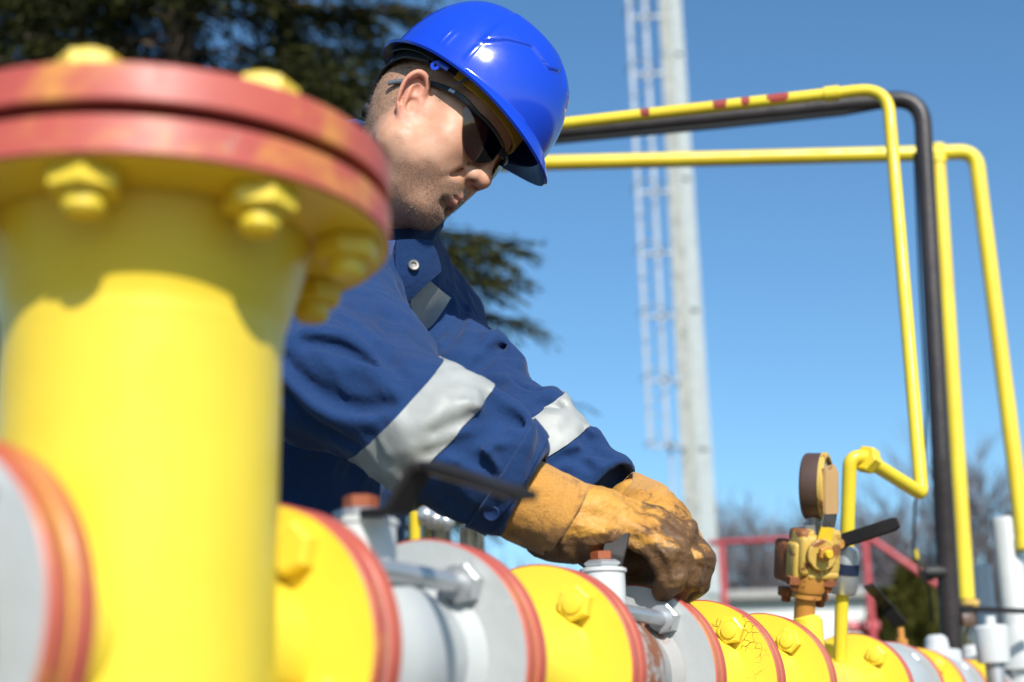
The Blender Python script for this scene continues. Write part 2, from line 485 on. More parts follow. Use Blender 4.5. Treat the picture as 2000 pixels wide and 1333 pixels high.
spool(SJ['J'], SJ['K'], 'yellow pipe length in front of the silver tanks')
vKM = valve(SJ['K'], SJ['M'], 'farthest grey valve at the right edge of the pipeline', shank=False)

def stem(t, s, s_in, r, z0, z1, nutmat, wash, lev_pts, lev_w, lev_mat, two=None, nut_r=.016, nut_h=.016):
    """stem housing, washer, nut and lever in the local frame of a valve root at joint s_in"""
    Mi = t.matrix_world.inverted()
    base = AX(s)
    Mz = Mi @ T(base.x, base.y, 0)
    mb = MB()
    mb.lathe([(0, z0), (r, z0), (r, z1 - .006), (r + .002, z1 - .004), (r + .002, z1 - .001), (r, z1), (0, z1)], Mz, 48)
    mb.build('stem_housing', 'silver_paint', t)
    mb = MB()
    mb.prism(6, nut_r + .007, z1 + .0002, z1 + .008, Mz, 0, .25, .4); mb.build('washer', 'galvanised', t)
    mb = MB()
    mb.prism(6, nut_r * .9, z1 + .008, z1 + .008 + nut_h, Mz, 0, .15, .1)
    mb.build('stem_nut', nutmat, t)
    return Mi
# ================================================================== levers and stems of the two near valves
def zl(p): return Vector(p)
# valve A-B: housing between (640..790), top y~1003
sAB = s_at(705, .12)
base = AX(sAB); dAB = (base - CO).dot(CF)
zt = P(715, 1006, dAB).z
Mi = stem(vAB, sAB, SJ['A'], .0262, PO.z + .04, zt, 'nut_rust', True, None, None, None, nut_r=.0145, nut_h=.010)
top = P(775, 1010, dAB - .012)
wd = Vector((.45, -.88, .1))
d1 = dAB - .02
lp = fillet([P(728, 1001, dAB + .004), P(772, 1000, d1), P(828, 908, d1 - .005), P(930, 938, d1 - .06), P(1030, 970, d1 - .12)], .008, 6)
mb = MB(); mb.strap([Mi @ q for q in lp], Mi.to_3x3() @ (CR * .75 + CF * .66), [.022] * 8 + [.021] * 6 + [.015] * (len(lp) - 14), .0062, .001)
mb.build('lever', 'black_paint', vAB)
mb = MB(); up_ = (CU * .95 - CF * .3) * -.0036; mb.strap([Mi @ (P(850, 915, d1 - .018) + up_), Mi @ (P(930, 938, d1 - .06) + up_), Mi @ (P(1015, 965, d1 - .112) + up_)], Mi.to_3x3() @ (CR * .75 + CF * .66), .012, .0012, .0003); mb.build('lever_underside', 'ochre_worn', vAB)
# valve C-D: housing (1130..1225), top y~1097
sCD = s_at(1176, .13)
base = AX(sCD); dCD = (base - CO).dot(CF)
zt = P(1172, 1105, dCD).z
Mi = stem(vCD, sCD, SJ['C'], .0222, PO.z + .04, zt, 'nut_rust', True, None, None, None, nut_r=.0140, nut_h=.009)
d1 = dCD + .005
lp = fillet([P(1189, 1120, dCD + .024), P(1198, 1085, dCD + .028), P(1212, 1030, dCD + .045), P(1290, 1066, d1 + .085), P(1335, 1090, d1 + .10)], .008, 6)
mb = MB(); mb.strap([Mi @ q for q in lp], Mi.to_3x3() @ Vector((.97, -.1, -.15)), .0235, .0065, .001)
mb.build('lever', 'black_paint', vCD)
# valve G-H: bent black lever on top, small stem
Mi = vGH.matrix_world.inverted()
sGH = s_at(1760, .11)
dGH = (AX(sGH) - CO).dot(CF)
mb = MB(); b0 = AX(sGH)
mb.lathe([(0, PO.z + .06), (.012, PO.z + .06), (.012, PO.z + .105), (.007, PO.z + .108), (.007, PO.z + .128), (0, PO.z + .128)], Mi @ T(b0.x, b0.y, 0), 24)
mb.build('stem_housing', 'orange_rust', vGH)
lp = fillet([P(1760, 1222, dGH), P(1740, 1200, dGH), P(1735, 1188, dGH), P(1712, 1162, dGH - .05), P(1696, 1145, dGH - .1)], .004, 4)
mb = MB(); mb.strap([Mi @ q for q in lp], Mi.to_3x3() @ Vector((.75, -.55, .35)), [.026] * 8 + [.019] * (len(lp) - 8), .005)
mb.build('lever', 'black_paint', vGH)
# nipple plug on G-H flange face
mb = MB(); bolt_head(mb, Mi @ frame(P(1791, 1294, dGH - .085), Vector((.55, -.8, .2))), .014, .008, 0, .005)
mb.build('plug', 'rust', vGH)
# valve I-J and K-M: squat silver caps
for (v, s, r) in ((vIJ, s_at(1828, .13), .026), (vKM, SJ['K'] + .1, .03)):
    Mi = v.matrix_world.inverted(); b0 = AX(s)
    mb = MB(); M = Mi @ T(b0.x, b0.y, 0)
    mb.lathe([(0, PO.z + .07), (.05, PO.z + .07), (.05, PO.z + .098), (.044, PO.z + .102), (r, PO.z + .104), (r * .9, PO.z + .125), (r * .6, PO.z + .133), (0, PO.z + .134)], M, 32)
    mb.build('valve_bonnet', 'silver_paint', v)

# ================================================================== gauge on its valve
sg = s_at(1572, .09)
bs = AX(sg); dg = (bs - CO).dot(CF)
g = thing('pressure_gauge', 'brown cased round pressure gauge seen edge on above an ochre valve block', 'gauge', T(*P(1588, 1040, dg)))
Mi = g.matrix_world.inverted()
Pl = lambda px, py, d=0.0: Mi @ P(px, py, dg + d)
up = (P(1590, 900, dg) - P(1577, 1200, dg)).normalized()
# nipple
nb = thing('gauge_valve', 'ochre rusty needle valve block with a tan upright lever under the gauge', 'valve', T(*P(1578, 1110, dg)))
Mn = nb.matrix_world.inverted()
Pn = lambda px, py, d=0.0: Mn @ P(px, py, dg + d)
zc = PO.z
S = dg / FPX
mb = MB()
mb.lathe([(0, PO.z + .03), (.022, PO.z + .03), (.022, P(1577, 1212, dg).z), (.016, P(1577, 1203, dg).z), (0, P(1577, 1203, dg).z)], Mn @ T(P(1577, 1212, dg).x, P(1577, 1212, dg).y, 0), 32)
mb.build('weld_socket', 'yellow_paint', nb)
mb = MB()
mb.tube([Pn(1570, 1215), Pn(1573, 1172), Pn(1575, 1160)], .0152, 24)
mb.tube([Pn(1575, 1168), Pn(1577, 1150)], [.022, .022], 24)
mb.tube([Pn(1577, 1156), Pn(1577.5, 1150), Pn(1579, 1112)], [.024, .0255, .0255], 28)
mb.build('nipple', 'orange_rust', nb)
# faces: block axis looks to the camera-left; right-vector slightly away
bx = (CR * .93 + CF * .30 + CU * -.10).normalized()
by = up
bz = bx.cross(by).normalized(); bx = by.cross(bz).normalized()   # bz towards the camera
def BM(px, py, d=0.0):
    m = Matrix((bx, by, bz)).transposed().to_4x4(); m.translation = P(px, py, dg + d); return Mn @ m
mb = MB()
mb.box(BM(1590, 1083, .0), (.066, .060, .046), .008, 0, 3)
mb.box(BM(1566, 1058, -.003), (.026, .038, .04), .007, 0, 3)
mb.box(BM(1558, 1095, -.006), (.026, .054, .03), .006, 0, 3)
mb.box(BM(1619, 1075, .002), (.022, .062, .036), .006, 0, 3)
mb.box(BM(1597, 1122, -.002), (.052, .014, .040), .006, 0, 3)
mb.build('valve_block', 'ochre_worn', nb)
mb = MB(); mb.box(BM(1536, 1095, .03), (.022, .062, .045), .007, 0, 3); mb.build('back_plate', 'rust', nb)
for (px, py, d) in ((1553, 1133, -.012), (1617, 1137, -.006), (1536, 1155, .03), (1602, 1166, .03)):
    b = MB(); Mb = Mn @ frame(P(px, py - 7, dg + d), -by); bolt_head(b, Mb, .0125, .0125, 0, .009, .5); b.build('bolt', 'rust', nb)
# lever pivot
pc = P(1606, 1085, dg - .030)
Mp = Mn @ frame(pc, bz)
mb = MB(); mb.lathe([(0, -.006), (.0225, -.006), (.0235, -.004), (.0235, .001), (.0215, .0026), (0, .0026)], Mp, 32); mb.build('pivot_plate', 'ochre_worn', nb)
b = MB(); bolt_head(b, Mp @ T(-.001, .004, .0078), .0118, .007, 0, 0, .5); b.build('pivot_nut', 'orange_rust', nb)
b = MB(); b.lathe([(.0062, .013), (.0062, .022), (.005, .0235), (0, .0235)], Mp @ T(-.001, .004, 0), 16); b.build('pivot_stud', 'yellow_paint_worn', nb)
zoff = -.026
lp = [P(1600, 1096, dg + zoff), P(1605, 1078, dg + zoff), P(1611, 1052, dg + zoff), P(1617, 1030, dg + zoff), P(1620, 1014, dg + zoff - .003), P(1621, 1003, dg + zoff - .004)]
mb = MB(); mb.strap([Mn @ q for q in lp[:4]], Mn.to_3x3() @ bx, [.022, .025, .023, .0215], .004); mb.build('lever_foot', 'yellow_paint_worn', nb)
mb = MB(); mb.strap([Mn @ q for q in lp[3:]], Mn.to_3x3() @ bx, [.0215, .0220, .0225], .004); mb.build('lever_bar', 'steel', nb)
lp2 = [P(1621, 1004, dg + zoff - .004), P(1621, 998, dg + zoff - .004), P(1621, 960, dg + zoff - .004), P(1621, 925, dg + zoff - .004), P(1617, 912, dg + zoff - .004)]
mb = MB(); mb.strap([Mn @ q for q in lp2], Mn.to_3x3() @ bx, [.0235, .0255, .0255, .0255, .020], .0105, .0028); mb.build('lever_grip', 'handle_tan', nb)
# gauge stem and case (disc with a horizontal axis, turned so that it shows its rim)
b = MB(); Mg = frame(Pl(1588, 1058), Vector(by)); b.prism(6, .0155, 0, .026, Mg, 0, .1, .2); b.lathe([(0, .02), (.011, .02), (.011, .04), (0, .04)], Mg, 24); b.build('gauge_stem', 'zinc_dull', g)
ga = (CR * .92 + CF * -.38 + CU * .02).normalized()                    # gauge face normal, to the right and a little to the camera
gc = P(1594, 951, dg + .012)
gz = ga; gy = (by - gz * by.dot(gz)).normalized(); gx = gy.cross(gz)
Mg = Matrix((gx, gy, gz)).transposed().to_4x4(); Mg.translation = gc; Mg = Mi @ Mg
rr = .0495
b = MB(); b.lathe([(0, -.017), (rr - .004, -.017), (rr - .001, -.015), (rr, -.012), (rr, .012)], Mg, 64); b.build('gauge_case', 'gauge_case', g)
b = MB(); b.lathe([(rr - .004, .010), (rr + .0008, .010), (rr + .0012, .0125), (rr + .0012, .016), (rr - .002, .018), (rr - .0055, .018), (rr - .0055, .012)], Mg, 64); b.build('gauge_bezel', 'ochre_worn', g)
b = MB(); b.lathe([(rr - .005, .0125), (0, .0125)], Mg, 48); b.build('gauge_dial', 'gauge_face', g)
b = MB(); b.strap([Mg @ Vector((-.008, -.008, .0142)), Mg @ Vector((.02, .02, .0142))], Mg.to_3x3() @ Vector((1, -1, 0)), .0022, .0006); b.build('gauge_needle', 'black_paint', g)

# ================================================================== thin yellow upright with union and cock, on spool F-G
su = s_at(1643, .09)
du = (AX(su) - CO).dot(CF)
z_up = P(1655, 905, du).z
pb = AX(su)
u = thing('instrument_pipe', 'thin yellow upright pipe with a navy banded union right of the gauge', 'pipe', T(*P(1640, 1190, du)))
Mi = u.matrix_world.inverted()
Q = lambda px, py, d=0.0: Mi @ P(px, py, du + d)
mb = MB(); mb.tube([Q(1641, 1290, -.02), Q(1643, 1200, -.02), Q(1646, 1150, -.02)], .0105, 20)
mb.build('lower_pipe', 'yellow_pipe_paint', u)
mb = MB()
mb.tube([Q(1646, 1160, -.02), Q(1646.5, 1152, -.02), Q(1648, 1118, -.02)], [.019, .0225, .0235], 32)
mb.tube([Q(1650, 1100, -.02), Q(1653, 1073, -.02), Q(1654, 1066, -.02)], [.022, .0195, .014], 32)
mb.build('union', 'galvanised', u)
mb = MB(); mb.tube([Q(1648, 1121, -.02), Q(1650, 1100, -.02)], .0243, 32); mb.build('union_band', 'navy_ring', u)
# long run: up, elbow with union, down-right, up the tall leg, bend, away to the left
dr = du - .02
pA = P(1654, 1075, dr); pB = P(1660, 893, dr); pC = P(1700, 893, dr + .01)
pD = P(1800, 966, dr + .10); pE = P(1733, 172, dr + .42)
zt = pE.z
pF = Pz(1060, 247, zt)
def run_down(a, b, px):
    """carry the level run a->b on until pixel column px, then down to the ground"""
    lo, hi = 1.0, 4.0
    for _ in range(40):
        m = (lo + hi) / 2
        if proj(a.lerp(b, m))[0] > px: lo = m
        else: hi = m
    e = a.lerp(b, lo)
    return [e, Vector((e.x, e.y, -.02))]
tall = thing('yellow_pipe', 'yellow pipe that rises from the union to the higher crossbar with chipped red spots', 'pipe', T(*pA))
Mt = tall.matrix_world.inverted()
pts = fillet([pA, pB, pC], [0, .022, 0], 10)
mb = MB(); mb.tube([Mt @ q for q in pts], .0112, 20); mb.build('riser_section', 'yellow_pipe_paint', tall)
mb = MB()
dv = (pD - pC).normalized()
mb.prism(6, .0225, -.008, .012, Mt @ frame(P(1692, 898, dr + .006), dv), 0, .12, .3)
mb.lathe([(0, .010), (.0165, .010), (.0165, .020), (0, .020)], Mt @ frame(P(1692, 898, dr + .006), dv), 24)
mb.build('union_nut', 'yellow_pipe_paint', tall)
pts = fillet([P(1692, 898, dr + .006), pD + Vector((0, 0, 0)), pE] + run_down(pE, pF, 752), [0, .012, .055, .055, 0], 12)
mb = MB(); mb.tube([Mt @ q for q in pts], .0118, 20); mb.build('main_section', 'yellow_pipe_paint', tall)
mb = MB(); mc = pE.lerp(pF, .155); mb.tube([Mt @ (mc - (pF - pE).normalized() * .014), Mt @ (mc + (pF - pE).normalized() * .014)], .0148, 20); mb.build('coupling', 'yellow_pipe_paint', tall)
paint('red_primer', (.30, .035, .02), (.22, .03, .02), .6, seed=30)
for f, l in ((.305, .045), (.40, .018), (.47, .03), (.69, .02)):
    mc = pE.lerp(pF, f); dv = (pF - pE).normalized()
    n = 9; mb = MB()
    # worn primer patch: irregular sleeve sector standing 0.2 mm proud
    side = dv.cross(Vector((0, 0, 1))).normalized(); upv = side.cross(dv)
    rows = []
    for i in range(n):
        row = []
        for k in range(7):
            a = -1.25 + 2.0 * k / 6
            w = l * (1 - .35 * abs(k - 3) / 3) * (.8 + .4 * random.random())
            row.append(mb.bm.verts.new(Mt @ (mc + dv * (w * (i / (n - 1) - .5)) - (side * math.cos(a) + upv * math.sin(a)) * -.0121 * (1 if side.y < 0 else -1))))
        rows.append(row)
    for i in range(n - 1):
        for k in range(6): mb.face((rows[i][k], rows[i][k + 1], rows[i + 1][k + 1], rows[i + 1][k]))
    mb.build('primer_patch', 'red_primer', tall)
# second yellow crossbar and its two uprights
d3_old = dr + .40
d3 = proj(AX(s_at(1858, .05)))[2] + .39            # it stands just behind the pipeline
KR = d3 / d3_old
d2 = d3 + .30
K2 = d2 / (dr + .40)
qT = P(1830, 300, d2); z2 = qT.z
q1 = Pz(1040, 320, z2); q3 = P(1905, 296, d2); q4 = P(2000, 1052, d2 - .30); q5 = P(2003, 1075, d2 - .31)
low = thing('yellow_pipe', 'yellow pipe of the lower level crossbar bending down at the far right', 'pipe', T(*q4))
Mt = low.matrix_world.inverted()
pts = fillet(run_down(qT, q1, 735)[::-1] + [qT, q3, q4], [0, .055, 0, .055, 0], 12)
mb = MB(); mb.tube([Mt @ q for q in pts], .0142 * K2, 20); mb.build('pipe', 'yellow_pipe_paint', low)
mb = MB(); mb.tube([Mt @ (qT + Vector((0, 0, .022))), Mt @ (qT + Vector((0, 0, -.03)))], .0160 * K2, 20); mb.build('tee', 'yellow_pipe_paint', low)
mb = MB(); mb.tube([Mt @ q4, Mt @ q5], .0165 * K2, 16); mb.build('end_fitting', 'yellow_pipe_paint', low)
q6 = P(1888, 1172, d2 - .36)
leg = thing('yellow_pipe', 'yellow upright pipe dropping from the tee of the lower crossbar', 'pipe', T(*q6))
Mt = leg.matrix_world.inverted()
mb = MB(); mb.tube([Mt @ (qT - Vector((0, 0, .03))), Mt @ q6], .0136 * K2, 20); mb.build('pipe', 'yellow_pipe_paint', leg)
mb = MB(); mb.tube([Mt @ q6, Mt @ (q6 - Vector((0, 0, .012)))], .017, 16); mb.tube([Mt @ P(1888, 1178, d2 - .36), Mt @ P(1912, 1182, d2 - .37)], .012, 12)
mb.build('elbow_fitting', 'ochre_worn', leg)
# black pipe
k1 = P(1755, 186, d3); zb = k1.z
kF = Pz(1060, 264, zb); kb = P(1795, 205, d3 - .02)
bp = thing('black_pipe', 'thick black pipe following the chipped yellow pipe and dropping behind the pipeline', 'pipe', T(*P(1858, 1250, d3 - .25)))
Mt = bp.matrix_world.inverted()
k2 = P(1800, 190, d3)
k3 = P(1838, 900, d3 - .22); k4 = P(1858, 1250, d3 - .25); k5 = Vector((k4.x, k4.y, 0.0))
pts = fillet(run_down(k2, kF, 772)[::-1] + [k2, k3, k4, k5], [0, .075, .075, .2, .2, 0], 14)
mb = MB(); mb.tube([Mt @ q for q in pts], .0160 * KR, 20); mb.build('pipe', 'black_pipe', bp)
mb = MB(); mb.tube([Mt @ k3, Mt @ k3.lerp(k4, .3), Mt @ k4, Mt @ k5], [q * KR for q in (.0163, .0175, .0185, .0185)], 20); mb.build('insulation_sleeve', 'black_pipe', bp)
mb = MB(); mb.tube([Mt @ (kF + Vector((0, 0, -.022))), Mt @ (kF.lerp(k2, .5) + Vector((0, 0, -.024))), Mt @ (kF.lerp(k2, .80) + Vector((0, 0, -.022))), Mt @ (kF.lerp(k2, .95) + Vector((0, 0, -.008)))], .0065 * KR, 10); mb.build('cable_sleeve', 'dark_rubber', bp)
# thin black cable beside it
cbl = thing('cable', 'thin black cable hanging between the yellow and the black upright pipes', 'cable', T(*P(1812, 1100, d3 - .2)))
Mt = cbl.matrix_world.inverted()
cp = [P(1786, 300, d3 - .02), P(1797, 560, d3 - .1), P(1810, 800, d3 - .17), P(1806, 905, d3 - .19), P(1787, 985, d3 - .2), P(1784, 1075, d3 - .2), P(1797, 1120, d3 - .2), P(1816, 1150, d3 - .2), P(1822, 1215, d3 - .2)]
mb = MB(); mb.tube([Mt @ q for q in fillet(cp, .05, 5)], .0032, 8); mb.build('cable_run', 'dark_rubber', cbl)
mb = MB(); mb.tube([Mt @ P(1788, 1075, d3 - .2), Mt @ P(1791, 1092, d3 - .2)], .0048, 8); mb.build('cable_marker', 'yellow_pipe_paint', cbl)
mb = MB(); mb.box(Mt @ frame(P(1812, 1125, d3 - .19), (.2, -1, 0)), (.03, .022, .02), .004); mb.build('junction_box', 'dark_rubber', cbl)

# black cock lever right of the upright pipe
lv = thing('lever_handle', 'flat black lever handle sticking out right of the banded union', 'lever', T(*P(1645, 1060, du - .04)))
Mt = lv.matrix_world.inverted()
lp = [P(1640, 1063, du - .042), P(1652, 1055, du - .044), P(1700, 1040, du - .075), P(1745, 1025, du - .10), P(1754, 1021, du - .104)]
mb = MB(); mb.strap([Mt @ q for q in lp], Mt.to_3x3() @ (CU * .95 + CR * .3), [.022, .0225, .0225, .0215, .016], .0065, .002); mb.build('grip', 'black_paint', lv)
mb = MB(); mb.tube([Mt @ P(1640, 1063, du - .05), Mt @ P(1640, 1063, du - .015)], .008, 16); mb.build('pivot', 'orange_rust', lv)
# ================================================================== surroundings
def simple(name, c1, c2, scale, rough=.9, bump=.5, dist=.01):
    t = NT(name); h = t.noise(scale, 8, .65)
    return t.done(t.mix(t.ramp(h, .3, .7), c1, c2), rough, 0, t.bump(t.noise(scale * 3, 6), bump, dist))
simple('gravel', (.045, .04, .035), (.085, .078, .068), 9)
simple('grass_far', (.035, .042, .012), (.065, .06, .025), 3)
simple('concrete', (.38, .37, .35), (.30, .295, .28), 6)
mb = MB()
N = 40
# one ground sheet reaching the horizon, finer near the plant
xs = [-900, -300, -120, -60] + [-30 + 2 * i for i in range(31)] + [60, 120, 300, 900]
ys = [-900, -300, -100, -40] + [-20 + 2.5 * i for i in range(33)] + [90, 160, 320, 900]
vs = [[mb.bm.verts.new((x, y, .03 * mnoise.noise(Vector((x * .3, y * .3, 0))) - .02 if abs(x) < 31 and -21 < y < 63 else -.02)) for y in ys] for x in xs]
for i in range(len(xs) - 1):
    for j in range(len(ys) - 1): mb.face((vs[i][j], vs[i + 1][j], vs[i + 1][j + 1], vs[i][j + 1]))
o = mb.build('ground', 'grass_far'); tag(o, kind='structure')
mb = MB(); mb.box(T(0, 3.0, -.005), (9, 9, .09), .01); o = mb.build('gravel_yard', 'gravel'); tag(o, kind='structure')

paint('ladder_grey', (.33, .37, .42), (.26, .30, .35), .5, bump=.2, seed=50)
# ---- steel mast with caged ladder
dM = 24.0
mast = thing('mast', 'tall pale steel mast with a caged ladder on its left side', 'mast', T(P(1370, 1300, dM).x, P(1370, 1300, dM).y, 0))
Mt = mast.matrix_world.inverted()
def mp(px, py, d=0): return Mt @ P(px, py, dM + d)
def vline(x0, y0, x1, y1, d=0.0, down=0.0, upx=0.0):
    a = P(x0, y0, dM + d); z = a.z
    b = P(x1, y1, dM + d)
    return a, b
# the shaft is nearly plumb: find plumb points by height
b0 = P(1375, 1180, dM); xx, yy = b0.x, b0.y
zlist = [-.0, P(1375, 1180, dM).z, 20.0]
ztop = 19.0
def mxy(px, py, d):  # plumb x,y for the pixel
    q = P(px, py, d); return q
cx, cy = b0.x, b0.y
sh = MB()
w0, w1 = .62, .36
zref = b0.z
def wz(z): return w0 + (w1 - w0) * (z - 0) / ztop
for (sx, mi) in ((0, 0),):
    rings = []
    for z in [0, 3, 6, 9, 12, 15, ztop]:
        w = wz(z); 
        h = w / 2
        pts = [(-h, -h * .5), (-h * .05, -h), (h, -h * .25), (h * .5, h), (-h * .7, h)]
        rings.append([sh.bm.verts.new(Mt @ Vector((cx + p, cy + q, z))) for p, q in pts])
    for i in range(len(rings) - 1):
        for k in range(5):
            k2 = (k + 1) % 5
            sh.face((rings[i][k], rings[i][k2], rings[i + 1][k2], rings[i + 1][k]), 0 if k == 0 else 1)
sh.build('shaft', ['mast_weathered', 'mast_pale'], mast)
for z in (3.0, 5.5, 8.0, 10.5, 13.0):
    fl = MB(); w = wz(z); fl.lathe([(0, z - .03), (w * .56, z - .03), (w * .56, z + .03), (0, z + .03)], Mt @ T(cx, cy, 0), 5)
    fl.build('joint_plate', 'mast_pale', mast)
lx0, lx1 = P(1272, 700, dM).x, P(1330, 700, dM).x
zb, ztl = P(1285, 865, dM).z, 15.0
lw = .42
lc = cx - .50
yl = cy - .25
for sx in (-.30, 0.0):
    r_ = MB(); r_.box(Mt @ T(lc + sx, yl, (zb + ztl) / 2 - .0), (.075, .05, ztl - zb)); r_.build('ladder_stile', 'ladder_grey', mast)
r_ = MB(); r_.box(Mt @ T(lc + .06, yl + .1, zb / 2), (.06, .05, zb)); r_.build('lower_stile', 'ladder_grey', mast)
k = 0
z = zb + .02
while z < ztl:
    r_ = MB(); r_.box(Mt @ T(lc + .03, yl, z), (.52, .05, .06)); r_.build('hoop_bar', 'ladder_grey', mast)
    cg = MB(); pts = [Mt @ Vector((lc - .15 + .26 * math.cos(a), yl - .02 - .62 * abs(math.sin(a)), z)) for a in [math.pi * i / 12 for i in range(13)]]
    cg.tube(pts, .014, 6); cg.build('cage_hoop', 'ladder_grey', mast)
    z += 1.17
z = zb
while z < ztl:
    rg = MB(); rg.tube([Mt @ Vector((lc - .3, yl, z)), Mt @ Vector((lc + .0, yl, z))], .009, 6); z += .29
    rg.build('ladder_rung', 'ladder_grey', mast)

# ---- red handrail of a stair platform
dR = 9.0
hr = thing('handrail', 'blurred red tubular handrail sloping down to the right behind the gauge', 'railing', T(P(1690, 1240, dR).x, P(1690, 1240, dR).y, 0))
Mt = hr.matrix_world.inverted(); Rp = lambda px, py, d=0: Mt @ P(px, py, dR + d)
mb = MB(); mb.tube([Rp(1385, 1062, .6), Rp(1690, 1046), Rp(1690, 1046)][:2], .019, 12); mb.build('top_rail', 'railing_red', hr)
mb = MB(); mb.tube([Rp(1690, 1046), Rp(1840, 1150, -.3), Rp(1850, 1170, -.3)], .021, 12); mb.build('sloping_rail', 'railing_red', hr)
for px, py, d in ((1408, 1062, .55), (1688, 1050, 0.0)):
    a = P(px, py, dR + d); mb = MB(); mb.tube([Mt @ a, Mt @ Vector((a.x, a.y, 0))], .022, 10); mb.build('post', 'railing_red', hr)
a = P(1655, 1222, dR)
mb = MB(); mb.tube([Rp(1655, 1225), Rp(1715, 1225)], .04, 10); mb.build('kick_plate', 'railing_red', hr)
# ---- low white kiosk far behind
dK = 24.0
kx0, kx1 = P(1425, 1170, dK).x, P(1705, 1170, dK).x; ky = P(1500, 1170, dK).y; kz = P(1500, 1172, dK).z
kk = thing('kiosk', 'low white cabin with a grey flat roof far behind the pipeline', 'building', T((kx0 + kx1) / 2, ky, 0))
mb = MB(); mb.box(T(0, 1.2, kz / 2), (kx1 - kx0, 2.4, kz), .01); mb.build('wall', 'white_paint', kk)
mb = MB(); mb.box(T(0, 1.15, kz + .07), (kx1 - kx0 + .3, 2.8, .14), .02); mb.build('roof', 'concrete', kk)
mb = MB(); mb.box(T(.3, -.01, kz * .55), (.7, .06, .6), .01); mb.build('window', 'navy_ring', kk)
mb = MB(); mb.box(T(-.6, -.01, 1.0), (.8, .05, 2.0), .01); mb.build('door', 'mast_pale', kk)

# ---- silver tanks and bracket at the right edge
dT = 3.6
def tank(name, label, px, py_top, r, d, group=None, base=True):
    q = P(px, py_top, d)
    t_ = thing(name, label, 'tank', T(q.x, q.y, 0), group)
    h = q.z
    mb = MB(); mb.lathe([(0, .75), (r, .75), (r, h - r * .35), (r * .93, h - r * .12), (r * .8, h), (0, h)], seg=40); mb.build('vessel', 'silver_paint', t_)
    if base:
        zf = P(px, 1232, d).z
        mb = MB(); mb.lathe([(0, zf - .1), (r * 1.55, zf - .1), (r * 1.55, zf - .02), (r * 1.4, zf), (0, zf)], seg=40); mb.build('base_ring', 'white_paint', t_)
    mb = MB(); mb.lathe([(0, 0), (r * .8, 0), (r * .8, .76), (0, .76)], seg=24); mb.build('support', 'zinc_dull', t_)
    return t_
tank('gas_tank', 'taller silver upright cylinder at the right edge of the picture', 1962, 1012, .034, dT, 'silver upright cylinders')
tank('gas_tank', 'shorter narrow silver upright cylinder beside the taller one', 1917, 1104, .024, dT + .1, 'silver upright cylinders')
fl = thing('filter_housing', 'squat white round housing below the silver upright cylinders', 'filter', T(P(1938, 1260, dT - .5).x, P(1938, 1260, dT - .5).y, 0))
Mt = fl.matrix_world.inverted()
zf = P(1938, 1222, dT - .5).z
mb = MB(); mb.lathe([(0, zf - .08), (.034, zf - .08), (.037, zf - .02), (.037, zf - .006), (.033, zf), (.012, zf + .002), (.012, zf + .02), (0, zf + .02)], seg=40); mb.build('housing', 'white_paint', fl)
mb = MB(); mb.lathe([(0, 0), (.02, 0), (.02, zf - .08), (0, zf - .08)], seg=20); mb.build('stand', 'zinc_dull', fl)
br = thing('pipe_bracket', 'black horizontal bracket bar clamping the uprights at the right edge', 'bracket', T(*P(1880, 1192, d3 - .25)))
Mt = br.matrix_world.inverted(); Bq = lambda px, py, d=0: Mt @ P(px, py, d3 - .25 + d)
mb = MB(); mb.strap([Bq(1872, 1190), Bq(2040, 1196, .1)], (0, 0, 1), .011, .02); mb.build('bar', 'black_paint', br)
mb = MB(); mb.strap([Bq(1905, 1198, .02), Bq(1908, 1240, .0), Bq(1912, 1290, .0)], CR, .008, .006); mb.build('strut', 'black_paint', br)
mb = MB(); mb.box(Mt @ frame(P(1890, 1212, d3 - .25), (.1, -1, 0)), (.035, .03, .025), .006); mb.build('clamp', 'gauge_case', br)
mb = MB(); mb.lathe([(0, -.025), (.012, -.025), (.015, -.01), (.015, .01), (.012, .025), (0, .025)], Mt @ frame(P(1826, 1118, d3 - .25), CR), 20); mb.build('cable_gland', 'dark_rubber', br)
# fittings behind the sleeve
ff = thing('steel_manifold', 'blurred shiny steel manifold seen below the raised sleeve', 'manifold', T(P(870, 1120, 2.6).x, P(870, 1120, 2.6).y, 0))
Mt = ff.matrix_world.inverted(); Fq = lambda px, py, d=0: Mt @ P(px, py, 2.6 + d)
z0 = P(905, 1060, 2.6).z
mb = MB(); mb.tube(fillet([Fq(915, 1160), Fq(912, 1035), Fq(930, 1000), Fq(934, 1120)], .02, 6), .014, 16); mb.build('loop_pipe', 'steel', ff)
mb = MB(); mb.tube([Fq(850, 1150), Fq(850, 1010), Fq(850, 1000)], [.03, .03, .02], 24); mb.build('cylinder', 'steel', ff)
mb = MB(); mb.tube([Fq(812, 1150, -.05), Fq(810, 1000, -.05)], .010, 16); mb.build('yellow_stem', 'yellow_pipe_paint', ff)
mb = MB(); mb.tube([Fq(835, 1015, -.04), Fq(880, 1020, -.04)], .018, 16); mb.sphere(Fq(832, 1008, -.05), .018); mb.sphere(Fq(870, 1020, -.05), .017); mb.build('fitting', 'galvanised', ff)
mb = MB(); q = P(870, 1160, 2.6); mb.box(Mt @ T(q.x, q.y, q.z / 2), (.2, .1, q.z), .01); mb.build('plinth', 'concrete', ff)

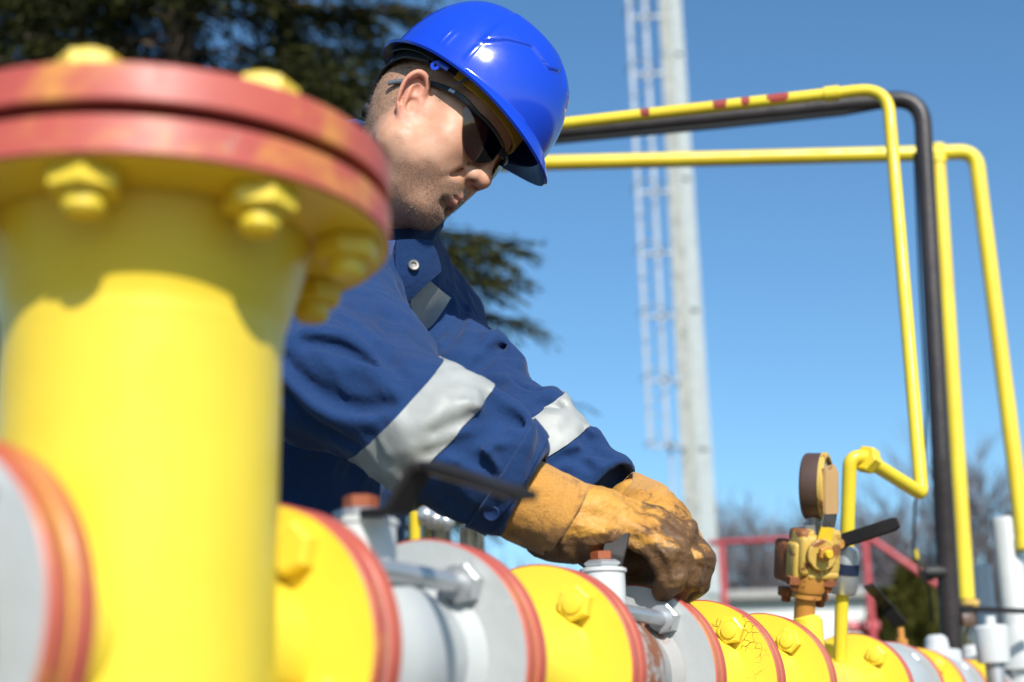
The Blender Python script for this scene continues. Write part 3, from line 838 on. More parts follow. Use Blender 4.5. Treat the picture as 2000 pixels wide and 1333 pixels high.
# ---- vegetation
def leafmat(name, c1, c2, rough=.6):
    t = NT(name)
    oi = t.t.nodes.new('ShaderNodeNewGeometry').outputs['Random Per Island']
    c = t.mix(oi, c1, c2)
    return t.done(c, rough, 0, None, Specular_IOR_Level=.12)
leafmat('needles', (.007, .010, .003), (.060, .062, .014))
leafmat('needles_fresh', (.05, .052, .010), (.11, .10, .022))
leafmat('shrub_leaf', (.05, .055, .012), (.14, .13, .03))
simple('bark', (.05, .034, .024), (.10, .07, .05), 14, .95)
simple('twig', (.13, .112, .115), (.20, .17, .17), 14, .95)
def blades(verts, faces, c, dirv, L, W, rng):
    """one needle spray: crossed slim blades along dirv"""
    d = dirv.normalized()
    a = d.orthogonal().normalized(); a.rotate(Matrix.Rotation(rng.uniform(0, 6.28), 3, d)); 
    i = len(verts)
    verts += [c - a * W * .4, c + d * L * .5 - a * W, c + d * L, c + d * L * .5 + a * W, c + a * W * .4]
    faces.append((i, i + 1, i + 2, i + 3, i + 4))
def mesh_from(name, verts, faces, mats, parent, mi=None):
    me = bpy.data.meshes.new(name); me.from_pydata([tuple(v) for v in verts], [], faces)
    for m in (mats if isinstance(mats, list) else [mats]): me.materials.append(MATS[m])
    if mi: me.polygons.foreach_set('material_index', mi)
    o = link(bpy.data.objects.new(name, me)); o.parent = parent
    return o
def conifer(label, base, H, rad, seed, bare=1.0, nb=150, twigs=34, zmin=1.6):
    rng = random.Random(seed)
    t_ = thing('conifer_tree', label, 'tree', T(*base), 'conifers behind the worker')
    mb = MB(); mb.lathe([(.17, -.05), (.15, .6), (.10, H * .5), (.03, H * .93), (0, H)], seg=14); mb.build('trunk', 'bark', t_)
    V, Fc = [], []; nwood = 0; TW = []
    for b in range(nb):
        z = zmin + (H - zmin - .25) * (b / nb) ** 1.0 + rng.uniform(-.06, .06)
        L = rad(z) * rng.uniform(.62, 1.12)
        az = b * 2.39996 + rng.uniform(-.3, .3)
        d = Vector((math.cos(az), math.sin(az), 0))
        pts = []
        droop = rng.uniform(.10, .24)
        for k in range(7):
            s = k / 6
            pts.append(Vector((0, 0, z)) + d * L * s + Vector((0, 0, L * (.10 * s - droop * 1.7 * s * s + .10 * s ** 4))) + Vector((rng.uniform(-1, 1), rng.uniform(-1, 1), 0)) * .03 * s)
        TW.append(pts)
        for k in range(int(twigs * bare * (0.5 + L / 2))):
            s = rng.uniform(.12, 1) ** .8
            i = min(int(s * 6), 5); q = pts[i].lerp(pts[i + 1], s * 6 - i)
            tl = (.16 + .30 * (1 - abs(s - .45))) * min(1, L / 1.3) * rng.uniform(.6, 1.2)
            side = d.cross(Vector((0, 0, 1))) * rng.choice((-1, 1))
            td = (d * rng.uniform(.7, 1.3) + side * rng.uniform(.1, .8) + Vector((0, 0, rng.uniform(-.75, .1)))).normalized()
            for j in range(15):
                u = j / 15
                c = q + td * tl * u + Vector((0, 0, -.22 * tl * u * u))
                nd = (td * 1.1 + Vector((rng.uniform(-1, 1), rng.uniform(-1, 1), rng.uniform(-1, .5))) * .75).normalized()
                blades(V, Fc, c, nd, .055 * rng.uniform(.7, 1.3), .0075, rng)
    nl = len(Fc)
    for pts in TW:
        i0 = len(V)
        for k, q in enumerate(pts):
            r_ = .022 * (1 - .85 * k / 6)
            V += [q + Vector((r_ * math.cos(a), r_ * math.sin(a) * .6, r_ * math.sin(a))) for a in (0, 1.571, 3.142, 4.712)]
        for k in range(6):
            for j in range(4): Fc.append((i0 + k * 4 + j, i0 + k * 4 + (j + 1) % 4, i0 + k * 4 + 4 + (j + 1) % 4, i0 + k * 4 + 4 + j))
    mesh_from('crown', V, Fc, ['needles', 'bark'], t_, [0] * nl + [1] * (len(Fc) - nl))
    return t_
bq = P(330, 640, 9.0)
conifer('big dark spruce with drooping branches behind the worker and the red flange', (bq.x, bq.y, 0), 9.6, lambda z: max(.15, 2.62 - (z - 3.2) * .34) * (1 if z > 3.02 else .60), 3, 1.0, 290, 70)
bq = P(60, 300, 11.5)
conifer('second dark spruce at the left edge behind the first one', (bq.x, bq.y, 0), 11.0, lambda z: max(.15, 2.7 - (z - 3.0) * .28), 5, 1.0, 200, 60)

def bare_tree(label, base, H, seed, spread=.5):
    rng = random.Random(seed)
    t_ = thing('bare_tree', label, 'tree', T(*base), 'leafless trees far behind')
    tr = MB(); cr = MB()
    def grow(p, d, L, r, lev, mbx):
        pts = [p]; n = 4; dd = d.copy()
        for k in range(n):
            dd = (dd + Vector((rng.uniform(-1, 1), rng.uniform(-1, 1), rng.uniform(-.4, .7))) * .13).normalized()
            pts.append(pts[-1] + dd * L / n)
        mbx.tube(pts, [r * (1 - .45 * k / n) for k in range(n + 1)], 5 if lev < 2 else 3, cap=False)
        if lev >= 4: return
        m = (5, 5, 5, 4)[lev]
        for k in range(m):
            s = rng.uniform(.35, 1)
            i = min(int(s * n), n - 1); q = pts[i].lerp(pts[i + 1], s * n - i)
            a = dd.orthogonal(); a.rotate(Matrix.Rotation(rng.uniform(0, 6.28), 3, dd))
            nd = (dd + a * rng.uniform(.4, 1.0) * spread * 1.5 + Vector((0, 0, .25))).normalized()
            grow(q, nd, L * rng.uniform(.55, .75), r * .58, lev + 1, cr)
    grow(Vector((0, 0, -.1)), Vector((0, 0, 1)), H * .46, .017 * H, 0, tr)
    tr.build('trunk', 'twig', t_); cr.build('crown', 'twig', t_)
    return t_
TP = [(1470, 915, 34, 'leafless tree right of the mast behind the white cabin'), (1540, 985, 40, 'leafless tree behind the pressure gauge'), (1730, 950, 38, 'leafless tree behind the thin yellow elbow'),
      (1915, 955, 36, 'leafless tree behind the silver cylinders at the right edge'), (1640, 1010, 44, 'leafless tree between the gauge and the elbow'), (985, 1010, 36, 'leafless tree under the near sleeve'), (1830, 1000, 45, 'leafless tree behind the black upright pipe'), (1430, 1020, 46, 'leafless tree just right of the mast foot'), (1790, 985, 42, 'leafless tree behind the tall yellow pipe foot')]
for i, (px, py, d, lb) in enumerate(TP):
    q = P(px, py, d); bare_tree(lb, (q.x, q.y, 0), q.z * 1.17, 20 + i, .5 if i % 2 else .42)
def shrub(label, px, py, d, r, seed):
    rng = random.Random(seed); q = P(px, py, d); H = q.z
    t_ = thing('cypress_shrub', label, 'shrub', T(q.x, q.y, 0), 'clipped olive green shrubs')
    mb = MB(); mb.lathe([(.05, 0), (.04, H * .5), (0, H * .9)], seg=10); mb.build('trunk', 'bark', t_)
    V, Fc = [], []
    for k in range(9000):
        z = rng.uniform(.1, 1) ** .8 * H
        rr = r * (1 - (z / H) ** 2.2) * (1 + .25 * mnoise.noise(Vector((z * 3, k % 7, 0)))) + .03
        az = rng.uniform(0, 6.283); s = rng.uniform(.55, 1.05)
        c = Vector((math.cos(az) * rr * s, math.sin(az) * rr * s, z))
        blades(V, Fc, c, Vector((math.cos(az) * .6, math.sin(az) * .6, rng.uniform(.1, 1.2))), .09, .016, rng)
    mesh_from('foliage', V, Fc, 'shrub_leaf', t_)
shrub('olive green cone shrub left of the black upright pipe', 1775, 1108, 12, .34, 1)
shrub('lower olive green shrub behind the bent black lever', 1722, 1160, 12.5, .30, 2)
shrub('olive green shrub just right of the cone shrub', 1822, 1150, 12.2, .28, 3)
# ================================================================== signed-distance sculpting
F32 = np.float32
def V3(*a): return np.array(a, F32)
def smin(a, b, k):
    h = np.maximum(k - np.abs(a - b), 0) / k
    return np.minimum(a, b) - h * h * k * .25
def smax(a, b, k): return -smin(-a, -b, k)
def ball(p, c, r): return np.sqrt(((p - V3(*c)) ** 2).sum(1)) - r
def ell(p, c, r, Rm=None):
    q = p - V3(*c)
    if Rm is not None: q = q @ Rm
    r = V3(*r)
    k0 = np.sqrt(((q / r) ** 2).sum(1)); k1 = np.sqrt(((q / (r * r)) ** 2).sum(1)) + 1e-9
    return k0 * (k0 - 1) / k1
def cap(p, a, b, r1, r2=None):
    a = V3(*a); b = V3(*b); r2 = r1 if r2 is None else r2
    ba = b - a; pa = p - a
    h = np.clip((pa @ ba) / max(float(ba @ ba), 1e-12), 0, 1)
    return np.sqrt(((pa - h[:, None] * ba) ** 2).sum(1)) - (r1 + (r2 - r1) * h)
def chain(p, pts, rs, k=0):
    d = None
    for i in range(len(pts) - 1):
        c = cap(p, pts[i], pts[i + 1], rs[i], rs[i + 1])
        d = c if d is None else (smin(d, c, k) if k else np.minimum(d, c))
    return d
def rbox(p, c, hs, r, Rm=None):
    q = p - V3(*c)
    if Rm is not None: q = q @ Rm
    q = np.abs(q) - (V3(*hs) - r)
    return np.sqrt((np.maximum(q, 0) ** 2).sum(1)) + np.minimum(q.max(1), 0) - r
def rotm(ax, deg):
    return np.array(Matrix.Rotation(R(deg), 3, ax), F32)
class VNoise:
    """smooth value noise in numpy"""
    def __init__(self, seed):
        self.t = np.random.RandomState(seed).rand(32, 32, 32).astype(F32) * 2 - 1
    def __call__(self, p, scale):
        q = p * scale; i = np.floor(q).astype(np.int32); f = q - i; f = f * f * (3 - 2 * f)
        o = 0
        for dx in (0, 1):
            for dy in (0, 1):
                for dz in (0, 1):
                    w = (f[:, 0] if dx else 1 - f[:, 0]) * (f[:, 1] if dy else 1 - f[:, 1]) * (f[:, 2] if dz else 1 - f[:, 2])
                    o = o + w * self.t[(i[:, 0] + dx) & 31, (i[:, 1] + dy) & 31, (i[:, 2] + dz) & 31]
        return o
VN = VNoise(3)
def fbm(p, s): return VN(p, s) + .5 * VN(p + 3.3, s * 2.1) + .25 * VN(p + 7.7, s * 4.3)
def nets(f, lo, hi, h, bs=6, marg=1.25):
    lo = np.array(lo, F32); hi = np.array(hi, F32)
    nb = np.maximum(1, np.ceil((hi - lo) / (h * bs)).astype(int)); dims = nb * bs + 1
    g = np.stack(np.meshgrid(*[np.arange(n) for n in nb], indexing='ij'), -1).reshape(-1, 3)
    cen = lo + (g + .5) * (bs * h)
    def ev(pts):
        return np.concatenate([f(pts[i:i + 300000].astype(F32)) for i in range(0, len(pts), 300000)]) if len(pts) else np.zeros(0, F32)
    dc = ev(cen)
    D = np.where(dc > 0, 1.0, -1.0).astype(F32).reshape(nb)
    D = np.repeat(np.repeat(np.repeat(D, bs, 0), bs, 1), bs, 2)
    D = np.pad(D, ((0, 1), (0, 1), (0, 1)), mode='edge')
    act = g[np.abs(dc) < bs * h * .87 * marg]
    o = np.stack(np.meshgrid(*[np.arange(bs + 1)] * 3, indexing='ij'), -1).reshape(-1, 3)
    ids = (act[:, None, :] * bs + o[None]).reshape(-1, 3)
    key = np.unique((ids[:, 0] * dims[1] + ids[:, 1]) * dims[2] + ids[:, 2])
    ii = np.stack((key // (dims[1] * dims[2]), (key // dims[2]) % dims[1], key % dims[2]), 1)
    D.reshape(-1)[key] = ev(lo + ii * h)
    D[0] = D[-1] = 1; D[:, 0] = D[:, -1] = 1; D[:, :, 0] = D[:, :, -1] = 1
    ins = D < 0
    cnt = sum(ins[a:dims[0] - 1 + a, b:dims[1] - 1 + b, c:dims[2] - 1 + c].astype(np.int8) for a in (0, 1) for b in (0, 1) for c in (0, 1))
    cells = np.argwhere((cnt > 0) & (cnt < 8))
    idx = -np.ones(np.array(dims) - 1, np.int64); idx[tuple(cells.T)] = np.arange(len(cells))
    acc = np.zeros((len(cells), 3)); num = np.zeros(len(cells))
    for ax in range(3):
        u, v = [q for q in range(3) if q != ax]
        for a in (0, 1):
            for b in (0, 1):
                c0 = cells.copy(); c0[:, u] += a; c0[:, v] += b; c1 = c0.copy(); c1[:, ax] += 1
                d0 = D[tuple(c0.T)]; d1 = D[tuple(c1.T)]; m = (d0 < 0) != (d1 < 0)
                t = d0[m] / (d0[m] - d1[m])
                pnt = c0[m].astype(float); pnt[:, ax] += t
                acc[m] += pnt; num[m] += 1
    verts = lo + (acc / num[:, None]) * h
    quads = []
    for ax in range(3):
        u, v = (ax + 1) % 3, (ax + 2) % 3
        s0 = [slice(None)] * 3; s1 = [slice(None)] * 3
        s0[ax] = slice(0, -1); s1[ax] = slice(1, None)
        A = ins[tuple(s0)]; B = ins[tuple(s1)]
        e = np.argwhere(A != B)
        e = e[(e[:, u] > 0) & (e[:, v] > 0) & (e[:, u] < dims[u] - 1) & (e[:, v] < dims[v] - 1)]
        fl = A[tuple(e.T)]
        q = []
        for du, dv in ((-1, -1), (0, -1), (0, 0), (-1, 0)):
            c = e.copy(); c[:, u] += du; c[:, v] += dv; q.append(idx[tuple(c.T)])
        q = np.stack(q, 1)
        q[~fl] = q[~fl][:, ::-1]
        quads.append(q)
    quads = np.concatenate(quads); quads = quads[(quads >= 0).all(1)]
    return verts, quads
def np_mesh(name, verts, quads, mats, parent, M=None, attrs=None, mat_idx=None, smooth=True):
    v = np.asarray(verts, float)
    if M is not None:
        m = np.array(M); v = v @ m[:3, :3].T + m[:3, 3]
    me = bpy.data.meshes.new(name)
    me.vertices.add(len(v)); me.vertices.foreach_set('co', v.astype(F32).ravel())
    n = len(quads); k = quads.shape[1]
    me.loops.add(n * k); me.loops.foreach_set('vertex_index', quads.astype(np.int32).ravel())
    me.polygons.add(n); me.polygons.foreach_set('loop_start', (np.arange(n) * k).astype(np.int32))
    if mat_idx is not None: me.polygons.foreach_set('material_index', mat_idx.astype(np.int32))
    me.update(calc_edges=True); me.validate()
    for an, av in (attrs or {}).items():
        a = me.attributes.new(an, 'FLOAT', 'POINT'); a.data.foreach_set('value', np.asarray(av, F32))
    for m in (mats if isinstance(mats, (list, tuple)) else [mats]): me.materials.append(MATS[m])
    if smooth: me.shade_smooth()
    o = link(bpy.data.objects.new(name, me)); o.parent = parent
    return o
def sst(x, a, b):
    t = np.clip((x - a) / (b - a), 0, 1); return t * t * (3 - 2 * t)
def bspl(pts, n=6):
    """Catmull-Rom through pts"""
    P_ = [Vector(p) for p in pts]; out = []
    for i in range(len(P_) - 1):
        p0 = P_[max(i - 1, 0)]; p1 = P_[i]; p2 = P_[i + 1]; p3 = P_[min(i + 2, len(P_) - 1)]
        for k in range(n):
            t = k / n
            out.append(.5 * ((2 * p1) + (p2 - p0) * t + (2 * p0 - 5 * p1 + 4 * p2 - p3) * t * t + (3 * p1 - p0 - 3 * p2 + p3) * t ** 3))
    out.append(P_[-1]); return out
# ================================================================== the worker: head, helmet, glasses
FOOT = P(585, 1180, 1.96); FOOT = Vector((FOOT.x, FOOT.y, 0))
man = thing('person', 'worker in navy coverall, blue hard hat and tan gloves leaning over the pipeline', 'person', T(*FOOT))
WI = T(*(-FOOT))
YAW, PIT, ROL = R(18), R(37), R(-12)
HS = .955
fw = Vector((math.cos(PIT) * math.cos(YAW), -math.cos(PIT) * math.sin(YAW), -math.sin(PIT)))
lf = Vector((math.sin(YAW), math.cos(YAW), 0))
upv = fw.cross(lf)
rq = Matrix.Rotation(ROL, 3, fw)      # tilts the near side up
lf = rq @ lf; upv = rq @ upv
EAR = P(812, 206, 1.78)
HM = (Matrix((fw, lf, upv)).transposed() * HS).to_4x4()
HM.translation = EAR - (HM.to_3x3() @ Vector((.003, -.076, 0)))
HW = WI @ HM                                                      # head frame -> person frame

def ear_sdf(p):
    """p in ear frame: x forward, z up, y outward (ear sticks out along +y)"""
    p = p * V3(1.28, 1, 1)
    pl = ell(p, (-.006, .004, .004), (.0185, .0045, .031))
    d = pl
    hx = [(.010, .004, .012), (.009, .008, .024), (.001, .011, .0325), (-.011, .013, .0325), (-.0205, .0135, .022), (-.0225, .013, .006), (-.0185, .0115, -.009), (-.011, .009, -.020)]
    d = smin(d, chain(p, [tuple(q) for q in bspl(hx, 4)], [.0038] * 40, 0), .003)
    ah = [(-.004, .006, .020), (-.0115, .0085, .012), (-.0125, .009, .001), (-.009, .008, -.009), (-.003, .007, -.013)]
    d = smin(d, chain(p, [tuple(q) for q in bspl(ah, 4)], [.0034] * 30, 0), .005)
    d = smin(d, ell(p, (-.004, .0065, -.0225), (.0085, .0048, .0105)), .008)
    d = smin(d, cap(p, (.0085, .005, .001), (.009, .006, -.006), .0042, .0036), .004)
    d = smin(d, cap(p, (.010, .004, .006), (-.004, .005, .004), .0026, .0018), .004)
    d = smax(d, -ell(p, (.0000, .0085, -.003), (.0085, .0115, .0098)), .003)
    d = smax(d, -ell(p, (-.003, .012, .0155), (.0075, .0065, .0075)), .003)
    d = smax(d, -cap(p, (-.0165, .0150, .018), (-.0172, .0140, -.004), .0030), .003)
    # root that ties the plate to the skull
    d = smin(d, ell(p, (.001, -.006, .003), (.011, .012, .023)), .006)
    return d
EAR_S = 1.19
EAR_R = rotm('Z', -22) @ rotm('Y', -17) @ rotm('X', -8)              # columns = ear axes for the left ear (+y)
EC = (-.002, .0715, .0)
NKE = HM.inverted() @ P(738, 462, 1.915)                          # where the neck enters the collar
NKM = Vector((-.016, 0, -.02)).lerp(NKE, .5) + Vector((-.020, 0, .0))
def head_sdf(p):
    q = p.copy(); q[:, 1] = np.abs(q[:, 1])
    d = ell(q, (-.004, 0, .045), (.094, .0765, .086))
    d = smin(d, ell(q, (-.030, 0, .020), (.066, .066, .066)), .03)
    d = smin(d, ell(q, (.045, 0, .055), (.048, .060, .052)), .03)
    d = smin(d, ell(q, (.038, 0, -.022), (.050, .0605, .068)), .04)
    d = smin(d, cap(q, (.004, .055, -.052), (.060, .022, -.090), .021, .019), .03)     # jaw bar
    d = smin(d, cap(q, (.000, .058, -.010), (.004, .057, -.050), .016, .020), .03)
    d = smin(d, ell(q, (.073, 0, -.094), (.022, .027, .0190)), .020)                    # chin
    d = smin(d, ball(q, (.057, .043, -.010), .024), .03)                                # cheekbone
    d = smin(d, ball(q, (.046, .043, -.048), .027), .03)                                # cheek
    d = smin(d, ell(q, (.068, 0, -.052), (.030, .035, .034)), .025)                     # muzzle
    d = smin(d, cap(q, (.088, .010, .036), (.073, .046, .035), .0105, .009), .018)      # brow
    d = smax(d, -ball(q, (.106, .035, .015), .0175), .022)                              # orbit
    d = smin(d, ball(q, (.0765, .0325, .016), .0130), .006)                             # lids
    d = smax(d, -cap(q, (.0905, .026, .0145), (.0855, .041, .0135), .0010), .002)       # lid line
    d = smin(d, cap(q, (.089, 0, .030), (.1055, 0, -.009), .0075, .0105), .014)         # nose bridge
    d = smin(d, ell(q, (.1080, 0, -.0165), (.0130, .0118, .0108)), .010)                # tip
    d = smin(d, ell(q, (.0955, .0135, -.0200), (.0135, .0088, .0108)), .007)            # wing
    d = smax(d, -cap(q, (.1025, .0088, -.0285), (.0975, .0098, -.0165), .0054, .0030), .003)
    d = smax(d, -cap(q, (.088, .0225, -.014), (.083, .0245, -.028), .0022), .005)       # wing crease
    d = smax(d, -cap(q, (.0895, .024, -.032), (.0755, .0370, -.054), .0010, .0004), .014)   # nasolabial
    d = smax(d, -cap(q, (.1055, 0, -.036), (.1045, 0, -.046), .0022), .006)             # philtrum
    d = smin(d, cap(q, (.0985, .000, -.0525), (.083, .0235, -.0565), .0050, .0030), .006)   # upper lip
    d = smin(d, cap(q, (.0955, .000, -.0640), (.082, .0200, -.0612), .0074, .0040), .005)   # lower lip
    d = smax(d, -cap(q, (.1050, 0, -.0580), (.0785, .0275, -.0585), .0017, .0019), .003)    # mouth line
    d = smax(d, -cap(q, (.0985, 0, -.0745), (.090, .013, -.0735), .0036), .012)         # under lip
    # neck and throat
    d = smin(d, cap(p, (-.016, 0, -.02), NKM, .056, .060), .03)
    d = smin(d, cap(p, NKM, NKE, .060, .060), .03)
    d = smin(d, ell(q, (.026, 0, -.088), (.042, .042, .022)), .03)                      # soft under-chin
    d = smin(d, cap(p, (.005, 0, -.10), NKE, .040, .048), .03)
    # nape roll
    e = (q - V3(*EC)) @ EAR_R / EAR_S
    d = smin(d, ear_sdf(e) * EAR_S, .0035)
    return d
def head_attrs(v):
    v = v.astype(F32); q = v.copy(); q[:, 1] = np.abs(q[:, 1])
    n = fbm(v, 60) * .5
    lips = np.maximum(1 - np.maximum(cap(q, (.0985, 0, -.0525), (.084, .0225, -.0565), .0050, .0030), 0) / .0018, 0)
    lips = np.maximum(lips, np.maximum(1 - np.maximum(cap(q, (.0960, 0, -.0635), (.084, .0195, -.0610), .0062, .0035), 0) / .0016, 0))
    e = ear_sdf((q - V3(*EC)) @ EAR_R / EAR_S)
    red = np.clip(1 - np.maximum(e, 0) / .006, 0, 1)
    red = np.maximum(red, .75 * np.clip(1 - ball(q, (.111, 0, -.022), .009) / .016, 0, 1))
    red = np.maximum(red, .45 * np.clip(1 - ball(q, (.066, .047, -.012), .01) / .03, 0, 1))
    # beard area: below a line from the sideburn to the nose
    line = np.interp(q[:, 0], [-.03, .0, .02, .05, .075, .09, .11], [-.045, -.035, -.045, -.056, -.046, -.034, -.030])
    beard = sst(line - q[:, 2] + n * .012, -.004, .016) * sst(q[:, 2], -.135, -.11) * sst(q[:, 0], -.035, -.005)
    side = sst(q[:, 2] + n * .012, -.025, -.005) * sst(.016 - np.abs(q[:, 0] - .012) + n * .006, 0, .008)
    beard = np.maximum(beard, side * .25)
    beard = beard * (1 - np.clip(lips, 0, 1)) * (.22 + .78 * sst(q[:, 0] + n * .02, .018, .052))
    mous = np.clip(1 - cap(q, (.099, .004, -.043), (.086, .024, -.052), .004, .004) / .006, 0, 1)
    goat = np.clip(1 - ell(q, (.086, 0, -.086), (.022, .024, .018)) / .012, 0, 1)
    strong = np.maximum(mous, goat * .9)
    hl = np.interp(q[:, 0], [-.1, -.06, -.03, -.012, .0, .02, .045, .07, .09], [-.078, -.062, -.035, .018, .040, .022, .040, .066, .080])
    hair = sst(q[:, 2] - hl + n * .012, -.006, .014)
    hair *= (e > .002)
    return dict(lip=np.clip(lips, 0, 1), red=red * (1 - hair), beard=np.clip(beard, 0, 1), strong=strong * (beard > .02), hair=hair)

t = NT('skin')
base = t.mix(t.ramp(t.noise(38, 4), .3, .7), (.50, .25, .155), (.61, .345, .232))
base = t.mix(t.math('MULTIPLY', t.attr('red'), .55), base, (.62, .235, .165))
base = t.mix(t.ramp(t.noise(420, 3, .7), .60, .72, 0, .25), base, (.40, .19, .12))
sp = t.ramp(t.noise(820, 3, .75), .42, .60)
beard = t.attr('beard')
strong = t.attr('strong')
base = t.mix(t.math('MULTIPLY', beard, .22), base, (.26, .16, .115))
base = t.mix(t.math('MULTIPLY', t.math('MULTIPLY', beard, sp), .50), base, (.085, .05, .035))
base = t.mix(t.math('MULTIPLY', t.math('MULTIPLY', strong, sp), .65), base, (.06, .038, .026))
sp2 = t.ramp(t.noise(560, 2, .7, dist=.3), .63, .70)
base = t.mix(t.math('MULTIPLY', t.math('MULTIPLY', strong, sp2), .7), base, (.60, .50, .40))
hair = t.attr('hair')
hs = t.ramp(t.noise(520, 3, .75, vec=t.stretch(1, .6, 1)), .38, .62)
base = t.mix(t.math('MULTIPLY', hair, .45), base, (.40, .26, .165))
base = t.mix(t.math('MULTIPLY', t.math('MULTIPLY', hair, hs), .42), base, (.15, .09, .055))
base = t.mix(t.math('MULTIPLY', t.attr('lip'), .8), base, (.48, .17, .135))
hb = t.math('ADD', t.noise(300, 4, .65), t.math('MULTIPLY', t.math('ADD', t.math('MULTIPLY', beard, sp), t.math('MULTIPLY', hair, hs)), .9))
t.done(base, t.ramp(t.noise(90), .3, .7, .42, .56), 0, t.bump(hb, .28, .0008), Subsurface_Weight=.12, Subsurface_Radius=(.012, .004, .002), Subsurface_Scale=.6, Specular_IOR_Level=.30)
def build_head(h=.0016):
    v, q = nets(head_sdf, (-.27, -.19, -.42), (.14, .19, .15), h)
    return np_mesh('body', v, q, 'skin', man, HW, head_attrs(v))
head = build_head()
# cropped hair and stubble: thousands of short tapered strands rooted in the skin
def strands():
    me = head.data; n = len(me.vertices)
    co = np.empty(n * 3, F32); me.vertices.foreach_get('co', co); co = co.reshape(-1, 3)
    no = np.empty(n * 3, F32); me.vertices.foreach_get('normal', no); no = no.reshape(-1, 3)
    at = {}
    for k in ('hair', 'beard', 'strong'):
        a_ = np.empty(n, F32); me.attributes[k].data.foreach_get('value', a_); at[k] = a_
    rs = np.random.RandomState(4)
    dn = A_(HW.to_3x3() @ Vector((.25, 0, -1)))
    for name, w, N_, L, wd, mat in (('cropped_hair', at['hair'], 16000, .0042, .00016, 'hair_strand'), ('stubble', at['beard'] * .45 + at['strong'], 6500, .0024, .00014, 'stubble_strand')):
        pick = rs.choice(n, N_, p=np.maximum(w, 0) / np.maximum(w, 0).sum())
        b = co[pick] + rs.normal(0, .0006, (N_, 3)); d = no[pick] * .75 + dn * .6 + rs.normal(0, .28, (N_, 3)); d /= np.linalg.norm(d, axis=1)[:, None]
        sd_ = np.cross(d, rs.normal(0, 1, (N_, 3))); sd_ /= np.linalg.norm(sd_, axis=1)[:, None]
        l = L * rs.uniform(.5, 1.2, (N_, 1))
        V_ = np.stack((b - sd_ * wd, b + sd_ * wd, b + d * l), 1).reshape(-1, 3)
        np_mesh(name, V_, np.arange(N_ * 3).reshape(-1, 3), mat, man, None, None, None, False)
A_ = lambda v: np.array(v, F32)
t = NT('hair_strand'); t.done(t.mix(t.t.nodes.new('ShaderNodeNewGeometry').outputs['Random Per Island'], (.035, .022, .013), (.16, .10, .06)), .5)
t = NT('stubble_strand'); t.done(t.mix(t.ramp(t.t.nodes.new('ShaderNodeNewGeometry').outputs['Random Per Island'], .7, .9), (.04, .025, .016), (.45, .37, .29)), .5)
strands()

# --- hard hat
t = NT('helmet_blue')
sc = t.math('ADD', t.ramp(t.noise(220, 8, .75), .60, .70, 0, .16), t.ramp(t.noise(60, 6, .7, vec=t.stretch(1, 1, 7)), .66, .70, 0, .16))
t.done(t.mix(sc, (.007, .050, .52), (.09, .18, .68)), t.ramp(t.noise(14, 6), .35, .7, .10, .24), 0, t.bump(t.noise(9, 2), .06, .004), Coat_Weight=.15, Coat_Roughness=.08, Specular_IOR_Level=.55)
paint('helmet_inside', (.010, .03, .16), (.008, .02, .11), .4, bump=.1, seed=40)
paint('black_plastic', (.018, .018, .02), (.028, .028, .03), .38, bump=.15, seed=41)
paint('grey_plastic', (.10, .115, .135), (.08, .09, .11), .4, bump=.1, seed=42)
paint('yellow_band', (.55, .34, .02), (.45, .27, .02), .6, bump=.5, bump_scale=200, seed=43)
HCx, HZ = -.002, .060
def helm_pt(a, w, off=0.0):
    """a: angle about z (0 = front); w: 0 brim edge .. 1 crown"""
    ca, sa = math.cos(a), math.sin(a)
    ax = .151 if ca > 0 else .109; ay = .115; az = .143
    front = max(0, ca) ** 3
    if w < .22:                       # brim
        s = w / .22
        flare = .008 + .020 * front + .004 * max(0, -ca)
        k = (1 - s)
        x = ca * (ax + off) + ca * flare * k
        y = sa * (ay + off) + sa * (flare * .8) * k
        z = HZ - .004 * k - .020 * front * k ** 1.2 + .004 * (1 - abs(ca)) * k + .004 * s
        return Vector((HCx + x, y, z + off * 0))
    s = (w - .22) / .78
    th = s * math.pi / 2
    pw = .86
    c, sn = math.cos(th) ** pw, math.sin(th) ** .92
    x = ca * (ax + off) * c; y = sa * (ay + off) * c; z = HZ + .004 + (az + off) * sn
    # pressed shapes: a raised centre band that widens into a front shield
    xx, yy = x, abs(y)
    if off >= 0:
        ad = math.degrees(math.atan2(yy, x))
        sb = float(np.interp(ad, [0, 8, 16, 26, 42, 58, 72], [.62, .60, .44, .36, .40, .30, .16]))
        rise = .0036 * float(sst(np.array(s - sb), -.008, .012)) * float(1 - sst(np.array(ad), 69, 72)) * float(1 - sst(np.array(s), .60, .80)) * float(sst(np.array(ad), 4, 12))
        ridge = float(1 - sst(np.array(yy), .016, .021)) * float(sst(np.array(s), .30, .40))
        rise = max(rise, .0026 * ridge)
        for xr, w in ((-.004, .0020), (.004, .0020), (.040, .0022)):
            rise += .0016 * math.exp(-((x - xr) / w) ** 2) * float(sst(np.array(s), .03, .06)) * float(1 - sst(np.array(s), .12, .20)) * (1 if yy > .05 else 0)
        n = Vector((x / ax ** 2, y / ay ** 2, max(z - HZ, 0) / az ** 2)).normalized()
        return Vector((HCx + x, y, z)) + n * rise
    return Vector((HCx + x, y, z))
mb = MB()
NA, NW = 300, 120
ro, ri = [], []
ws = [k / (NW - 1) for k in range(NW)]
for w in ws:
    ro.append([mb.bm.verts.new(HW @ helm_pt(2 * math.pi * i / NA, w, 0.0)) for i in range(NA)] if w < 1 else [mb.bm.verts.new(HW @ helm_pt(0, 1, 0))])
    ri.append([mb.bm.verts.new(HW @ (helm_pt(2 * math.pi * i / NA, w, -.0028) - (Vector((0, 0, .0026)) if w < .22 else Vector()))) for i in range(NA)] if w < 1 else [mb.bm.verts.new(HW @ helm_pt(0, 1, -.0028))])
